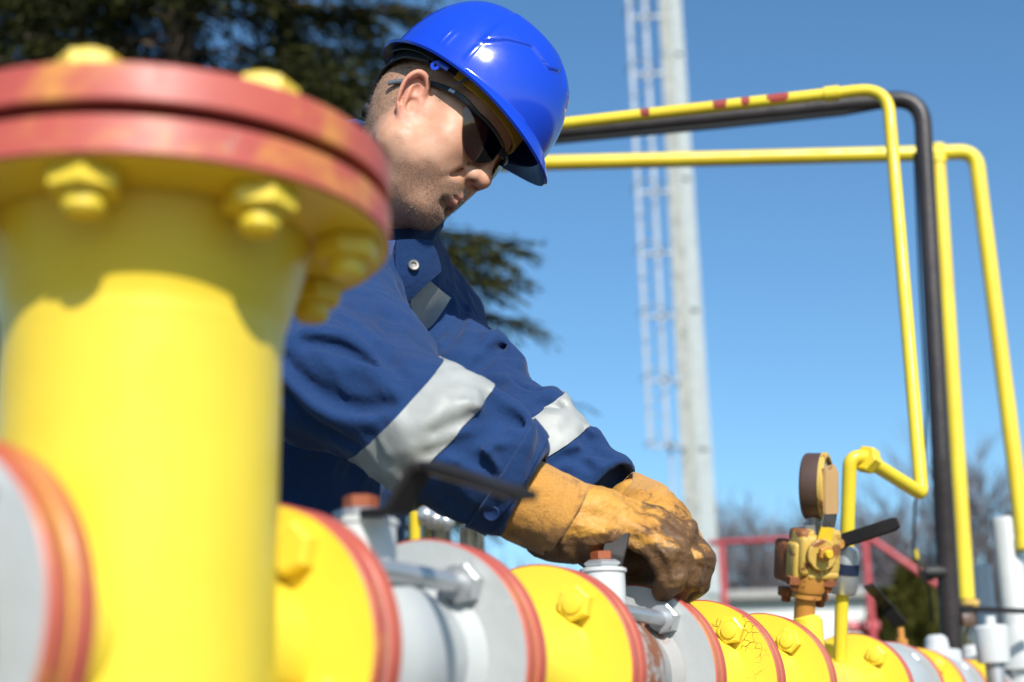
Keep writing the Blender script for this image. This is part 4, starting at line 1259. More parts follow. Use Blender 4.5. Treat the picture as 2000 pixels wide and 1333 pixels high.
for rs, mi in ((ro, 0), (ri, 1)):
    for k in range(NW - 1):
        for i in range(NA):
            j = (i + 1) % NA
            if len(rs[k + 1]) == 1: mb.face((rs[k][i], rs[k][j], rs[k + 1][0]), mi)
            else: mb.face((rs[k][i], rs[k][j], rs[k + 1][j], rs[k + 1][i]), mi)
for i in range(NA):
    j = (i + 1) % NA; mb.face((ro[0][i], ro[0][j], ri[0][j], ri[0][i]), 0)
helmet = mb.build('hard_hat', ['helmet_blue', 'helmet_inside'], man, True, 50)
def hpt(a, z, k): return HW @ Vector((HCx + math.cos(a) * .128 * k, math.sin(a) * .108 * k, z))
# headband: black at the back, yellow sweatband in front; both wrap the head
def band(name, a0, a1, z0, z1, k, mat, th=.003, sl=0.0):
    m = MB(); n = 40; pts = []; wd = []
    for i in range(n + 1):
        a = a0 + (a1 - a0) * i / n
        zc = (z0 + z1) / 2 + sl * math.cos(a)
        pts.append(hpt(a, zc, k))
    m.strap(pts, HW.to_3x3() @ Vector((0, 0, 1)), abs(z1 - z0), th, .0008)
    return m.build(name, mat, helmet)
band('sweatband', R(-74), R(74), .056, .082, .83, 'yellow_band', .004)
band('headband', R(74), R(286), .056, .076, .825, 'black_plastic', .003, .010)
for s in (-1, 1):
    m = MB()
    cpts = [hpt(s * R(a), z, k) for a, z, k in ((96, .062, .88), (118, .056, .86), (140, .042, .83), (158, .022, .79), (174, -.004, .745))]
    m.strap(bspl(cpts, 5), HW.to_3x3() @ Vector((.2, 0, 1)), .016, .003); m.build('nape_strap', 'black_plastic', helmet)
    m = MB(); m.strap(bspl([hpt(s * R(a), z, k) for a, z, k in ((92, .066, .90), (106, .068, .905), (122, .066, .91), (138, .060, .915))], 5), HW.to_3x3() @ Vector((0, 0, 1)), .017, .002); m.build('suspension_flap', 'black_plastic', helmet)
    m = MB(); c = hpt(s * R(86), .049, .985); Ml = frame(c, HW.to_3x3() @ Vector((.1, s * 1, -.1)), HW.to_3x3() @ Vector((0, 0, 1)))
    m.lathe([(.0022, -.0014), (.0062, -.0014), (.0066, 0), (.0062, .0014), (.0022, .0014)], Ml, 20, close=True); m.box(Ml @ T(-.007 * s, .005, 0), (.020, .007, .0026), .001); m.build('strap_anchor', 'helmet_blue', helmet)
    m = MB(); c = hpt(s * R(66), .064, .875); m.strap([c, hpt(s * R(68), .052, .87), hpt(s * R(72), .046, .865)], HW.to_3x3() @ Vector((.7, s * .5, 0)), .007, .0025); m.build('band_clip', 'grey_plastic', helmet)
m = MB(); c = hpt(math.pi, -.012, .735)
m.lathe([(0, -.006), (.010, -.006), (.012, -.002), (.012, .006), (.008, .009), (0, .009)], frame(c, HW.to_3x3() @ Vector((-1, 0, 0))), 18)
m.build('adjuster_knob', 'black_plastic', helmet)

# --- safety glasses
glasses = MB()
t = NT('smoke_lens')
out = t.t.nodes['Material Output']
tr = t.t.nodes.new('ShaderNodeBsdfTransparent'); tr.inputs['Color'].default_value = (.62, .51, .46, 1)
gl = t.t.nodes.new('ShaderNodeBsdfGlossy'); gl.inputs['Roughness'].default_value = .03
fr = t.t.nodes.new('ShaderNodeFresnel'); fr.inputs['IOR'].default_value = 1.6
mx = t.t.nodes.new('ShaderNodeMixShader')
t.l(fr.outputs[0], mx.inputs[0]); t.l(tr.outputs[0], mx.inputs[1]); t.l(gl.outputs[0], mx.inputs[2]); t.l(mx.outputs[0], out.inputs['Surface'])
def lens_xy(a): return .034 + .0735 * math.cos(a), .0805 * math.sin(a)
def lens_pt(s, u, v, off=0.0):
    a = .13 + (1.16 - .13) * u
    x, y = lens_xy(a)
    top = .036 + .002 * math.sin(u * 3.1) - .001 * u
    bot = float(np.mean([np.interp(u + e, [-.15, 0, .12, .30, .55, .8, 1, 1.15], [.026, .012, -.004, -.013, -.011, .003, .030, .047]) for e in (-.1, -.066, -.033, 0, .033, .066, .1)]))
    bot = min(bot, .034)
    z = top + (bot - top) * v
    x -= .010 * ((z - .012) / .03) ** 2 * .35
    n = Vector((math.cos(a), math.sin(a), 0))
    return Vector((x + n.x * off, s * (y + n.y * off), z))
bridge = MB()
bridge.strap(bspl([HW @ lens_pt(-1, .0, .1, .0), HW @ Vector((.108, 0, .030)), HW @ lens_pt(1, .0, .1, .0)], 6), HW.to_3x3() @ Vector((0, 0, 1)), .010, .004, .001)
frame_o = bridge.build('safety_glasses', 'black_plastic', man)
for s in (-1, 1):
    m = MB(); NU, NV = 36, 16
    g0 = [[m.bm.verts.new(HW @ lens_pt(s, i / NU, j / NV, .0011)) for j in range(NV + 1)] for i in range(NU + 1)]
    g1 = [[m.bm.verts.new(HW @ lens_pt(s, i / NU, j / NV, -.0011)) for j in range(NV + 1)] for i in range(NU + 1)]
    for i in range(NU):
        for j in range(NV):
            m.face((g0[i][j], g0[i + 1][j], g0[i + 1][j + 1], g0[i][j + 1])); m.face((g1[i][j], g1[i][j + 1], g1[i + 1][j + 1], g1[i + 1][j]))
    for i in range(NU):
        m.face((g0[i][0], g1[i][0], g1[i + 1][0], g0[i + 1][0])); m.face((g0[i][NV], g0[i + 1][NV], g1[i + 1][NV], g1[i][NV]))
    for j in range(NV):
        m.face((g0[0][j], g0[0][j + 1], g1[0][j + 1], g1[0][j])); m.face((g0[NU][j], g1[NU][j], g1[NU][j + 1], g0[NU][j + 1]))
    m.build('lens', 'smoke_lens', frame_o, True, 40)
    m = MB(); m.tube(bspl([HW @ (lens_pt(s, u, 0, .0005) + Vector((0, 0, .0008))) for u in (0, .2, .4, .6, .8, .92)], 5), .0030, 8); m.build('brow_bar', 'black_plastic', frame_o)
    cp = [lens_pt(s, .72, 0, .001), Vector((.062, s * .0765, .0385)), Vector((.042, s * .0805, .0395)), Vector((.022, s * .0800, .0390)), Vector((.004, s * .0790, .0360)), Vector((-.016, s * .0785, .030)), Vector((-.034, s * .0775, .020)), Vector((-.050, s * .076, .009))]
    m = MB(); m.strap(bspl([HW @ c for c in cp], 5), HW.to_3x3() @ Vector((.25, 0, 1)), [.006] * 5 + [.0078] * 22 + [.006] * 9, .0044, .0014); m.build('temple', 'black_plastic', frame_o)
    m = MB(); m.strap([HW @ (Vector((.040, s * .0826, .0396))), HW @ (Vector((.031, s * .0826, .0393)))], HW.to_3x3() @ Vector((.2, 0, 1)), .0048, .001); m.build('temple_badge', 'steel', frame_o)
    m = MB(); m.strap(bspl([HW @ c for c in (Vector((-.034, s * .0778, .020)), Vector((-.043, s * .0772, .0145)), Vector((-.052, s * .0762, .007)))], 4), HW.to_3x3() @ Vector((.4, 0, 1)), .0066, .0044, .0015); m.build('temple_tip', 'grey_plastic', frame_o)
# ================================================================== coverall
def A(v): return np.array(v, F32)
BF = (Vector((.90, -.44, 0))).normalized(); BL = Vector((-BF.y, BF.x, 0))      # facing, his left (away from the camera)
RS, RE, RW = P(645, 615, 1.80), P(618, 738, 1.52), P(1022, 965, 1.485)
LS, LE, LW = P(842, 642, 2.05), P(915, 752, 1.86), P(1186, 962, 1.70)
NB = P(742, 430, 1.92)
TOR = [P(735, 470, 1.93), P(690, 600, 1.96), P(630, 760, 1.97), P(585, 900, 1.97), P(572, 1180, 1.96)]
TRD = [.070, .112, .125, .128, .122]
BB = np.stack((A(BF), A(BL), A((0, 0, 1))), 1)                                   # columns
def tsc(p): 
    q = p @ BB; q = q.copy(); q[:, 1] *= .66; return q
TORs = [tuple(tsc(A(v)[None])[0]) for v in TOR]
NAX = (P(742, 405, 1.90) - P(800, 300, 1.86)).normalized()                       # down the neck
NCT = P(752, 352, 1.885)                                                         # centre of the collar ring
cz = -NAX; cx_ = (BF - cz * BF.dot(cz)).normalized(); cy_ = cz.cross(cx_)
CB = np.stack((A(cx_), A(cy_), A(cz)), 1)
def collar(p):
    q = (p - A(NCT)) @ CB
    rr = np.sqrt((q[:, 0] / 1.12) ** 2 + (q[:, 1]) ** 2)
    z = q[:, 2]
    flare = .082 + .25 * np.clip(z, -.05, .05) * -.15
    d = np.abs(rr - flare) - .0048
    top = .030 - .016 * sst(q[:, 0], .02, .09)
    return smax(smax(d, z - top, .006), -(z + .075), .006)
def torso(p): return chain(tsc(p), TORs, TRD, .03)
def near_sleeve(p):
    d = chain(p, [RS, RE, P(852, 848, 1.465), P(962, 914, 1.472), RW], [.080, .064, .062, .053, .043], .04)
    d = smin(d, chain(p, [RS, P(738, 700, 1.66), P(850, 815, 1.50)], [.070, .056, .040], .04), .05)
    return d
def far_sleeve(p):
    return chain(p, [LS, LE, P(1040, 874, 1.75), LW], [.068, .060, .056, .047], .04)
def cover0(p):
    d = torso(p)
    d = smin(d, cap(p, P(715, 560, 1.93), LS, .085, .064), .05)
    d = smin(d, cap(p, P(690, 560, 1.92), RS, .09, .080), .05)
    yk = NCT + NAX * .085
    d = smin(d, cap(p, yk, RS, .070, .074), .05)
    d = smin(d, cap(p, yk, LS, .066, .058), .05)
    d = smin(d, cap(p, yk - BF * .02, TOR[1], .075, .10), .05)
    d = smin(d, far_sleeve(p), .035)
    d = smin(d, near_sleeve(p), .03)
    d = smax(d, -cap(p, P(760, 345, 1.88), P(742, 455, 1.915), .078, .058), .02)
    d = smin(d, collar(p), .012)
    return d
def hits(pp, f, d0=1.05, d1=3.0):
    """camera rays through pixels pp -> points on the surface f = 0"""
    o = A(CO); r = np.stack([A(ray(*q)) for q in pp]); t = np.full(len(pp), d0, F32)
    for _ in range(160):
        dv = f(o + r * t[:, None]); t = np.minimum(t + np.clip(dv, -.02, 1) * .8, d1)
    return o + r * t[:, None]
def dens(pl, n=5): 
    v = bspl([Vector((x, y, 0)) for x, y in pl], n); return [(q.x, q.y) for q in v]
VALLEYS = [  # pixel polyline, radius, blend
    ([(1098, 892), (1130, 898), (1155, 920)], .0055, .009),
    ([(600, 670), (670, 684), (735, 725)], .0065, .018),
    ([(556, 700), (600, 748), (655, 784), (708, 797), (760, 792)], .0085, .024),
    ([(556, 768), (592, 818), (645, 852), (697, 872)], .0085, .022),
    ([(700, 650), (745, 690), (790, 735)], .005, .03),
    ([(640, 600), (700, 640), (760, 700)], .005, .035),
    ([(953, 778), (968, 798), (992, 812)], 0.0150, .016),
    ([(850, 846), (900, 826), (955, 815), (1005, 824), (1022, 838)], 0.0112, .014),
    ([(838, 888), (880, 872), (925, 862), (955, 846), (985, 842)], 0.0105, .013),
    ([(880, 878), (915, 888), (945, 908), (962, 932)], 0.0090, .008),
    ([(920, 726), (961, 693), (1003, 668)], .0085, .016),
    ([(872, 676), (890, 644), (912, 604)], .0075, .014),
    ([(860, 655), (868, 632), (880, 610)], .004, .010),
    ([(1035, 800), (1060, 790), (1095, 798)], .007, .014),
    ([(1140, 848), (1156, 874), (1186, 892)], .0085, .014),
    ([(1085, 905), (1120, 890), (1150, 884)], .005, .012),
    ([(1150, 940), (1180, 925), (1206, 915)], .004, .010),
    ([(1000, 745), (1030, 762), (1060, 768)], .005, .014),
]
RIDGES = [
    ([(872, 905), (915, 880), (965, 866), (1010, 872)], .0085, .010),
    ([(872, 896), (905, 860), (950, 842)], .0095, .012),
    ([(905, 790), (940, 802), (985, 828), (1010, 860)], .0090, .011),
    ([(660, 690), (720, 722), (775, 770)], .010, .020),
    ([(600, 650), (665, 660), (735, 700)], .010, .022),
    ([(1110, 872), (1140, 880), (1165, 905)], .0080, .010),
    ([(960, 740), (1000, 748), (1040, 775)], .0095, .012),
    ([(950, 672), (975, 664), (1003, 690), (1010, 720)], .014, .020),
    ([(1062, 778), (1085, 774), (1104, 800)], .013, .018),
    ([(965, 772), (1000, 800), (1024, 838), (1026, 875)], .013, .016),
    ([(885, 868), (920, 850), (960, 832)], .011, .014),
    ([(885, 868), (930, 880), (960, 905), (972, 925)], .009, .010),
    ([(1150, 850), (1172, 850), (1184, 868)], .011, .012),
    ([(560, 735), (610, 780), (665, 812), (720, 822)], .012, .022),
    ([(885, 660), (903, 625), (916, 600)], .009, .014),
    ([(1190, 905), (1215, 930), (1228, 946)], .008, .010),
]
def onsurf(pl, f=None, n=4):
    q = hits(dens(pl, n), cover0); ok = np.abs(cover0(q)) < .004
    return [A(x) for x in q[ok]]
vz = [(onsurf(pl), min(r * .95, .0082), min(k * .8, .012)) for pl, r, k in VALLEYS]
rz = [(onsurf(pl), r * 1.15, k * .75) for pl, r, k in RIDGES]
vz = [c for c in vz if len(c[0]) > 3]; rz = [c for c in rz if len(c[0]) > 3]
VC = [(np.mean(pl, 0), max(np.linalg.norm(np.array(pl) - np.mean(pl, 0), axis=1)) + .07, pl, r, k) for pl, r, k in vz]
RC_ = [(np.mean(pl, 0), max(np.linalg.norm(np.array(pl) - np.mean(pl, 0), axis=1)) + .07, pl, r, k) for pl, r, k in rz]
def local(p, d, cc, op):
    c, rad, pl, r, k = cc
    m = (((p - c.astype(F32)) ** 2).sum(1) < rad * rad)
    if m.any():
        q = p[m]; n = len(pl)
        rr = [r * (.35 + .65 * math.sin(math.pi * min(.95, max(.05, i / (n - 1))))) for i in range(n)]
        e = chain(q, pl, rr)
        d = d.copy(); d[m] = op(d[m], e, k)
    return d
WR = np.array(Matrix.Rotation(R(35), 3, 'Y') @ Matrix.Rotation(R(20), 3, 'Z'), F32)
def folded(p):
    d = cover0(p)
    # loose cloth: broad soft waves
    w1 = VN(p + 5.1, 27); w2 = VN(p @ WR * A((1, 2.6, 1)) + 2.2, 24)
    d = d + .0035 * VN(p, 13) + .0050 * (np.abs(w1) - .3) + .0050 * (np.abs(w2) - .3) + .0006 * VN(p + 2.2, 80)
    for c in RC_: d = local(p, d, c, lambda a, e, k: smin(a, e + .0030, k))
    for c in VC: d = local(p, d, c, lambda a, e, k: smax(a, -e, k))
    return d
def cuff_cut(p, E_, W_, over=.0):
    n = (W_ - E_).normalized()
    return (p - A(W_ + n * over)) @ A(n)
def cover(p):
    d = folded(p)
    nr = cuff_cut(p, RE, RW, .004); nl = cuff_cut(p, LE, LW, .004)
    mr = ((p - A(RW)) ** 2).sum(1) < .02; ml = ((p - A(LW)) ** 2).sum(1) < .02
    # cuffs: open ends with a wall of even thickness
    d0 = d
    d = np.where(mr, smax(d, nr, .004), d); d = np.where(ml, smax(d, nl, .004), d)
    d = np.where(mr, smax(d, -np.maximum(d0 + .0090, -(nr + .018)), .003), d); d = np.where(ml, smax(d, -np.maximum(d0 + .0090, -(nl + .018)), .003), d)
    return d
t = NT('navy_cloth')
wv = t.t.nodes.new('ShaderNodeTexNoise'); wv.inputs['Scale'].default_value = 900; wv.inputs['Detail'].default_value = 2
t.l(t.co, wv.inputs['Vector'])
fleck = t.ramp(t.noise(300, 4, .8), .60, .72, 0, .34)
c = t.mix(t.ramp(t.noise(9, 5), .3, .7), (.002, .024, .086), (.004, .034, .116))
c = t.mix(t.ramp(wv.outputs['Fac'], .35, .65), c, t.mix(.5, c, (.016, .045, .17)))
c = t.mix(fleck, c, (.06, .10, .24))
h = t.math('ADD', t.math('MULTIPLY', wv.outputs['Fac'], .25), t.math('MULTIPLY', t.noise(60, 5, .6), 1.0))
t.done(c, .82, 0, t.bump(h, .7, .0032), Sheen_Weight=.10, Sheen_Roughness=.5, Specular_IOR_Level=.25)
t = NT('reflective_tape')
wr = t.noise(9, 3, .5, dist=.5)
t.done(t.mix(t.ramp(t.noise(22, 5), .3, .7), (.28, .29, .28), (.36, .37, .355)), t.ramp(t.noise(12), .3, .7, .50, .62), .08, t.bump(t.math('ADD', wr, t.math('MULTIPLY', t.noise(300, 2), .06)), .35, .005))
t = NT('zip_blue')
t.done((.035, .11, .34), .5, 0, t.bump(t.noise(700, 2), .6, .001))
v, q = nets(cover, (-.62, 1.15, CAM_H + .02), (.20, 2.45, CAM_H + 1.0), .0040)
v0_, q0_ = v, q
coverall = np_mesh('coverall', v, q, 'navy_cloth', man, WI)
# legs with boots
HIP = TOR[-1]
def legs(p):
    d = chain(tsc(p), [TORs[-2], tuple(tsc(A(HIP - Vector((0, 0, .10))) [None])[0])], [.127, .118], .02)
    for s in (-1, 1):
        hp = HIP + BL * (.095 * s) - Vector((0, 0, .10)); kn = hp + BF * .05 + BL * (.03 * s); kn.z = .50; an = kn - BF * .05 + BL * (.02 * s); an.z = .09
        d = smin(d, chain(p, [hp, kn, an], [.098, .076, .070], .02), .03)
    return d + .003 * VN(p, 12)
v, q = nets(legs, (HIP.x - .35, HIP.y - .4, .05), (HIP.x + .35, HIP.y + .4, TOR[-2].z), .009)
np_mesh('trouser_legs', v, q, 'navy_cloth', man, WI)
for s in (-1, 1):
    an = HIP + BL * (.145 * s); an.z = 0
    def boot(p):
        d = cap(p, an + Vector((0, 0, .055)) - BF * .05, an + Vector((0, 0, .045)) + BF * .15, .048, .045)
        d = smin(d, cap(p, an + Vector((0, 0, .06)) - BF * .02, an + Vector((0, 0, .16)) - BF * .02, .052, .055), .03)
        return np.maximum(d, -(p[:, 2] - .004))
    v, q = nets(boot, (an.x - .3, an.y - .3, -.02), (an.x + .3, an.y + .3, .25), .008)
    np_mesh('boot', v, q, 'black_plastic', man, WI)
# reflective bands round both sleeves
def bounds(c, r): return tuple(np.array(c) - r), tuple(np.array(c) + r)
CVv, CVq = v0_, q0_
def img_band(c, n, w, keep, name='sleeve_band', mat='reflective_tape', lift=.0020):
    q = hits([c], cover0)[0]; dd = (Vector(q) - CO).dot(CF)
    nrm = (CR * n[0] - CU * n[1] + CF * n[2]).normalized(); half = w * dd / FPX / 2
    near = (np.abs((CVv - q) @ np.array(nrm)) < half + .012) & (((CVv - q) ** 2).sum(1) < .2 ** 2) 
    ix = np.flatnonzero(near); pv = CVv[ix].astype(F32); near[ix] = keep(pv) & (np.abs(folded(pv)) < .0026) if name != 'cuff' else keep(pv) & (np.abs(folded(pv)) < .0016)
    fq = CVq[near[CVq].all(1)]; used = np.unique(fq); mp = -np.ones(len(CVv), int); mp[used] = np.arange(len(used))
    bm = bmesh.new(); vs = [bm.verts.new(x) for x in CVv[used]]
    for f in mp[fq]: bm.faces.new([vs[k] for k in f])
    for sg in (1, -1):
        bmesh.ops.bisect_plane(bm, geom=bm.verts[:] + bm.edges[:] + bm.faces[:], plane_co=Vector(q) + nrm * half * sg, plane_no=nrm * sg, clear_outer=True)
    # keep the largest connected piece
    bm.normal_update()
    nv = {v: v.normal.copy() for v in bm.verts}
    for v in bm.verts: v.co += nv[v] * lift
    be = [e for e in bm.edges if e.is_boundary]
    r = bmesh.ops.extrude_edge_only(bm, edges=be)
    for g_ in r['geom']:
        if isinstance(g_, bmesh.types.BMVert):
            src = min((e.other_vert(g_) for e in g_.link_edges), key=lambda u: (u.co - g_.co).length)
            g_.co = g_.co - nv.get(src, Vector()) * .0045
    bmesh.ops.recalc_face_normals(bm, faces=bm.faces)
    me = bpy.data.meshes.new(name); bm.to_mesh(me); bm.free(); me.transform(WI)
    me.materials.append(MATS[mat]); me.shade_smooth(); me.set_sharp_from_angle(angle=R(55))
    o = link(bpy.data.objects.new(name, me)); o.parent = coverall
img_band((846, 822), (.72, .69, .10), 106, lambda p: (near_sleeve(p) < .03) & ((p - A(RE)) @ A((RW - RE).normalized()) > .05))
img_band((1072, 846), (.50, .86, .10), 74, lambda p: far_sleeve(p) < .03)
img_band((994, 944), (.84, .54, 0), 44, lambda p: near_sleeve(p) < .03, 'cuff', 'navy_cloth', .0028)
def patch(name, rows, mat, parent, f, th=.0022, res=10, lift=.0):
    """cloth piece laid on surface f: rows = pixel polylines of equal length; built as a thick sheet"""
    rows = [dens(r, res) for r in rows]
    cols = [dens([r[i] for r in rows], res) for i in range(len(rows[0]))]
    nu, nv = len(cols), len(cols[0])
    pts = hits([cols[i][j] for i in range(nu) for j in range(nv)], f)
    e = .002
    nr = np.stack([f(pts + A([e * (k == 0), e * (k == 1), e * (k == 2)])) - f(pts - A([e * (k == 0), e * (k == 1), e * (k == 2)])) for k in range(3)], 1)
    nr /= np.linalg.norm(nr, axis=1)[:, None] + 1e-9
    g = lambda i, j: i * nv + j
    topv = pts + nr * (lift + th); botv = pts + nr * (lift - .0015)
    V_ = np.concatenate((topv, botv)); n0 = nu * nv; Q = []
    for i in range(nu - 1):
        for j in range(nv - 1):
            Q.append((g(i, j), g(i + 1, j), g(i + 1, j + 1), g(i, j + 1))); Q.append((n0 + g(i, j), n0 + g(i, j + 1), n0 + g(i + 1, j + 1), n0 + g(i + 1, j)))
    for i in range(nu - 1):
        Q.append((g(i, 0), n0 + g(i, 0), n0 + g(i + 1, 0), g(i + 1, 0))); Q.append((g(i, nv - 1), g(i + 1, nv - 1), n0 + g(i + 1, nv - 1), n0 + g(i, nv - 1)))
    for j in range(nv - 1):
        Q.append((g(0, j), g(0, j + 1), n0 + g(0, j + 1), n0 + g(0, j))); Q.append((g(nu - 1, j), n0 + g(nu - 1, j), n0 + g(nu - 1, j + 1), g(nu - 1, j + 1)))
    o = np_mesh(name, V_, np.array(Q), mat, parent, WI)
    o.data.set_sharp_from_angle(angle=R(50))
    return o
def chestf(p):
    return smin(smin(torso(p), cap(p, P(772, 440, 1.865), P(775, 520, 1.87), .058), .09), cap(p, P(715, 560, 1.93), LS, .085, .064), .05) - .003
metal('snap_metal', (.22, .21, .20), .4, .9)
patch('chest_band', [[(784, 572), (812, 560), (840, 550)], [(790, 600), (826, 596), (860, 568)], [(806, 630), (836, 640), (878, 582)]], 'reflective_tape', coverall, chestf)
patch('chest_band', [[(712, 505), (722, 512), (738, 524)], [(716, 520), (730, 532), (746, 552)]], 'reflective_tape', coverall, chestf)
patch('zip_tape', [[(752, 470), (748, 500), (746, 552)], [(772, 470), (765, 500), (758, 552)]], 'zip_blue', coverall, chestf, .003)
patch('front_flap', [[(772, 470), (800, 468), (832, 470)], [(770, 520), (808, 512), (844, 500)], [(786, 590), (816, 560), (850, 529)]], 'navy_cloth', coverall, chestf, .004, 8, .007)
m = MB(); cpt = Vector(hits([(809, 520)], chestf)[0]); m.lathe([(0, .0), (.0070, .0), (.0078, .0012), (.0064, .0024), (.0034, .0020), (.0030, .0004), (0, .0002)], WI @ frame(cpt - CF * .013, -(CF * .85 - CR * .3 - CU * .25)), 28); m.build('snap_button', 'snap_metal', coverall)
m = MB(); cpt = Vector(hits([(757, 515)], chestf)[0]) - CF * .006
m.strap([WI @ (cpt + CU * .012), WI @ (cpt), WI @ (cpt - CU * .016)], CR, [.007, .0085, .006], .0035, .001); m.build('zip_slider', 'zip_blue', coverall)
m = MB(); cpt = Vector(hits([(960, 1000)], cover)[0]); m.lathe([(0, .0), (.0078, .0), (.0086, .0016), (.0074, .0030), (.0045, .0018), (0, .0014)], WI @ frame(cpt - CF * .0065, -(CF * .9 + CR * .1 + CU * .25)), 28); m.build('cuff_button', 'label_blue', coverall)
# ================================================================== leather gloves
t = NT('leather')
n1 = t.noise(46, 9, .72, dist=.3); n2 = t.noise(120, 4, .6)
base = t.mix(t.ramp(t.noise(18, 4), .3, .7), (.58, .29, .050), (.47, .215, .038))
base = t.mix(t.ramp(n2, .55, .75, 0, .5), base, (.36, .15, .03))
gr = t.math('ADD', n1, t.math('MULTIPLY', t.attr('grime_shade'), .46))
base = t.mix(t.ramp(gr, .56, .74, 0, .88), base, t.mix(n2, (.085, .040, .020), (.038, .022, .015)))  # dirt and underside shade, both painted into the leather colour
t.done(base, t.ramp(n1, .3, .7, .42, .66), 0, t.bump(t.math('ADD', t.noise(70, 5, .6, dist=.6), t.math('MULTIPLY', n2, .4)), .75, .0045), Specular_IOR_Level=.4)
t = NT('suede')
n1 = t.noise(40, 6, .7); n2 = t.noise(420, 3, .7)
base = t.mix(t.ramp(n2, .3, .7), (.44, .195, .032), (.56, .28, .055))
base = t.mix(t.ramp(t.math('ADD', n1, t.math('MULTIPLY', t.attr('grime_shade'), .20)), .52, .70, 0, .7), base, (.14, .065, .025))
t.done(base, .9, 0, t.bump(t.math('ADD', n2, t.noise(60, 4)), .6, .0025), Sheen_Weight=.2)
G = lambda px, py, d=1.40: A(P(px, py, d + .03))
GN = lambda px, py, d=1.40: A(P(px, py, d + .098))
def near_glove(p):
    d = cap(p, GN(1075, 1012, 1.405), GN(1150, 1030, 1.40), .0385, .0370)
    # palm: little-finger edge towards the camera, index edge away
    pa = chain(p, [GN(1100, 1026, 1.385), GN(1165, 1016, 1.380), GN(1215, 1024, 1.376), GN(1262, 1048, 1.374)], [.036, .026, .0185, .017])
    pb = chain(p, [GN(1110, 1010, 1.425), GN(1190, 1008, 1.425), GN(1280, 1025, 1.43)], [.033, .027, .018])
    d = smin(d, smin(pa, pb, .03), .025)
    fing = [([(1258, 1048, 1.372), (1300, 1085, 1.365), (1312, 1128, 1.37), (1296, 1150, 1.385)], .0145),
            ([(1265, 1036, 1.392), (1318, 1072, 1.385), (1334, 1124, 1.388), (1314, 1160, 1.40)], .0155),
            ([(1272, 1026, 1.412), (1330, 1058, 1.408), (1350, 1112, 1.41), (1330, 1156, 1.42)], .0155),
            ([(1280, 1020, 1.432), (1335, 1046, 1.43), (1358, 1098, 1.432), (1340, 1140, 1.44)], .0150)]
    for pts, r in fing:
        f = chain(p, [tuple(GN(*q)) for q in pts], [r * 1.12, r * 1.12, r * 1.04, r * .95], .004)
        d = smin(d, f, .004)
    th = chain(p, [tuple(GN(*q)) for q in ((1110, 1035, 1.44), (1165, 1078, 1.452), (1225, 1095, 1.445), (1262, 1092, 1.435))], [.024, .020, .017, .015], .01)
    return smin(d, th, .016)
def far_glove(p):
    d = cap(p, G(1240, 992, 1.62), G(1278, 1014, 1.585), .033, .034)
    H = lambda x, y, dd: G(x - 14, 1165 - (1165 - y) * .80, dd + .02)
    pa = chain(p, [H(1262, 1005, 1.55), H(1300, 1018, 1.51), H(1338, 1042, 1.475)], [.032, .028, .021])
    pb = chain(p, [H(1272, 1000, 1.59), H(1318, 1012, 1.55), H(1352, 1040, 1.52)], [.031, .026, .019])
    d = smin(d, smin(pa, pb, .03), .025)
    fing = [([(1335, 1040, 1.475), (1362, 1068, 1.445), (1356, 1118, 1.445), (1328, 1140, 1.455)], .0150),
            ([(1342, 1040, 1.492), (1372, 1072, 1.467), (1368, 1124, 1.467), (1342, 1152, 1.475)], .0155),
            ([(1350, 1042, 1.508), (1378, 1080, 1.488), (1372, 1130, 1.488), (1346, 1156, 1.495)], .0150),
            ([(1355, 1048, 1.524), (1376, 1088, 1.508), (1366, 1130, 1.508), (1344, 1150, 1.512)], .0140)]
    for pts, r in fing:
        f = chain(p, [tuple(H(*q)) for q in pts], [r * 1.1, r * 1.1, r * 1.02, r * .92], .004)
        d = smin(d, f, .004)
    d = smin(d, chain(p, [tuple(G(*q)) for q in ((1180, 1068, 1.55), (1250, 1088, 1.53), (1310, 1090, 1.51))], [.028, .034, .028]), .03)
    th = chain(p, [tuple(H(*q)) for q in ((1270, 1030, 1.53), (1300, 1075, 1.49), (1318, 1110, 1.47))], [.024, .019, .016], .01)
    return smin(d, th, .012)
NC = [([(1094, 994), (1165, 1002), (1225, 1024), (1278, 1054)], .0075, .008), ([(1280, 1040), (1318, 1080), (1326, 1120)], 0.0053, .008),
      ([(1180, 985), (1230, 1000), (1270, 1020)], 0.0053, .012), ([(1240, 1000), (1290, 1030), (1320, 1050)], 0.0045, .009), ([(1200, 1040), (1250, 1062), (1290, 1100), (1300, 1130)], 0.0053, .010),
      ([(1140, 1010), (1190, 1018), (1230, 1040)], 0.0042, .010), ([(1085, 1030), (1082, 1060), (1090, 1090)], .004, .009), ([(1120, 1040), (1125, 1075), (1140, 1100)], .004, .012)]
FC = [([(1290, 1000), (1325, 1030), (1350, 1060), (1352, 1100)], .0032, .008), ([(1310, 998), (1345, 1025), (1368, 1065), (1366, 1110)], .0032, .008), ([(1270, 995), (1300, 1008), (1330, 1012)], .003, .010), ([(1335, 1040), (1352, 1070), (1350, 1115)], .003, .007)]
def onglove(q, f): return q[np.abs(f(q)) < .004]
def prep(cs, f): return [(np.mean(pl, 0), max(np.linalg.norm(pl - np.mean(pl, 0), axis=1)) + .04, [x for x in pl], r, k) for pl, r, k in ((onglove(hits(dens(c, 4), f), f), r, k) for c, r, k in cs) if len(pl) > 2]
NCp, FCp = prep(NC, near_glove), prep(FC, far_glove)
def mk(f, cs):
    def g(p):
        d = f(p) + .0018 * VN(p, 42) + .0022 * (np.abs(VN(p * A((1, 1, 1.8)) + 4, 60)) - .3) + .0006 * VN(p + 4, 120)
        for c in cs: d = local(p, d, c, lambda a, e, k: smax(a, -e, k))
        return d
    return g
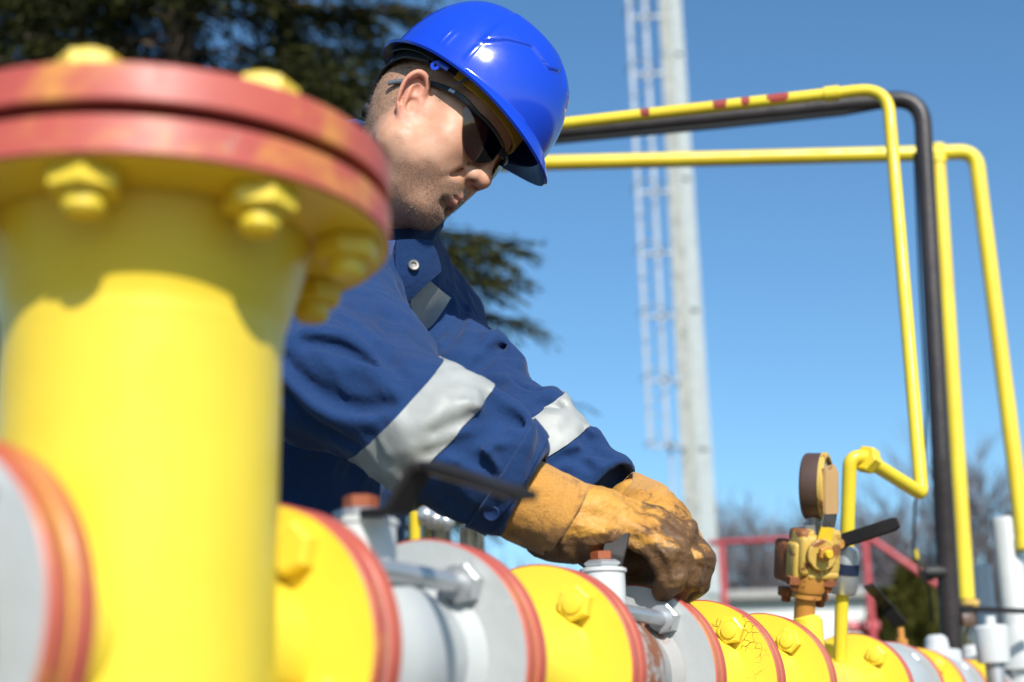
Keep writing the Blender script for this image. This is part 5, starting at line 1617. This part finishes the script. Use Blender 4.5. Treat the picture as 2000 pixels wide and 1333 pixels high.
def grime_shade(v, lo, hi):
    """worn-in dirt on fingers and palm, with underside shade painted in: grows towards the finger ends and the gripping side"""
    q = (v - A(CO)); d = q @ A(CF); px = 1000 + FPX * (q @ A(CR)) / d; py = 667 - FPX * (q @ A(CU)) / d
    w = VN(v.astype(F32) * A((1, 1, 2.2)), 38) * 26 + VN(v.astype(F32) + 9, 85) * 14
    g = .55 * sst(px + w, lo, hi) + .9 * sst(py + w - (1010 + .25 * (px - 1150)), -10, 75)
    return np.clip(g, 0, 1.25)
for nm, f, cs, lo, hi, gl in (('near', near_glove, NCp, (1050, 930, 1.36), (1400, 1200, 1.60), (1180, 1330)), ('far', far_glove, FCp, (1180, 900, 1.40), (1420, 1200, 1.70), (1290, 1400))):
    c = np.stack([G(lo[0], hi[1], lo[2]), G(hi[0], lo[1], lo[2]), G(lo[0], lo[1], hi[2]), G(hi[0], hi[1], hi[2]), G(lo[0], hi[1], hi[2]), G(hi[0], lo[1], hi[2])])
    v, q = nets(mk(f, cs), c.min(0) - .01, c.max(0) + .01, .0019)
    gl_o = np_mesh('glove', v, q, 'leather', man, WI, dict(grime_shade=grime_shade(v.astype(F32), *gl)))
    if nm == 'near':
        a_, b_ = P(1030, 982, 1.485), P(1112, 1022, 1.487); ra, rb = .0430, .0415; nq = (CR * .84 - CU * .54).normalized(); qp = P(1112, 1014, 1.485); nb_ = (CR * .85 - CU * .52).normalized(); qb = P(1014, 962, 1.485)
    else:
        a_, b_ = P(1225, 982, 1.68), P(1280, 1016, 1.615); ra, rb = .0350, .0375; nq = (CR * .80 - CU * .60).normalized(); qp = P(1276, 1000, 1.61); nb_ = (CR * .75 - CU * .55).normalized(); qb = P(1208, 962, 1.68)
    def cuff(p):
        o = cap(p, a_, b_, ra, rb) + .0018 * VN(p, 30) + .0005 * VN(p, 160)
        d = np.abs(o) - .0022
        d = smax(d, (p - A(qp)) @ A(nq), .002)
        return smax(d, -((p - A(qb)) @ A(nb_)), .002)
    c = np.stack([A(a_), A(b_)])
    v, q = nets(cuff, c.min(0) - .075, c.max(0) + .075, .0022)
    np_mesh('glove_cuff', v, q, 'suede', gl_o, WI, dict(grime_shade=.9 * sst(((v - A(CO)) @ A(CU)) / ((v - A(CO)) @ A(CF)) * -FPX + 667, 1015, 1060)))  # lower side of the cuff darkened likewise, dirt and painted shade
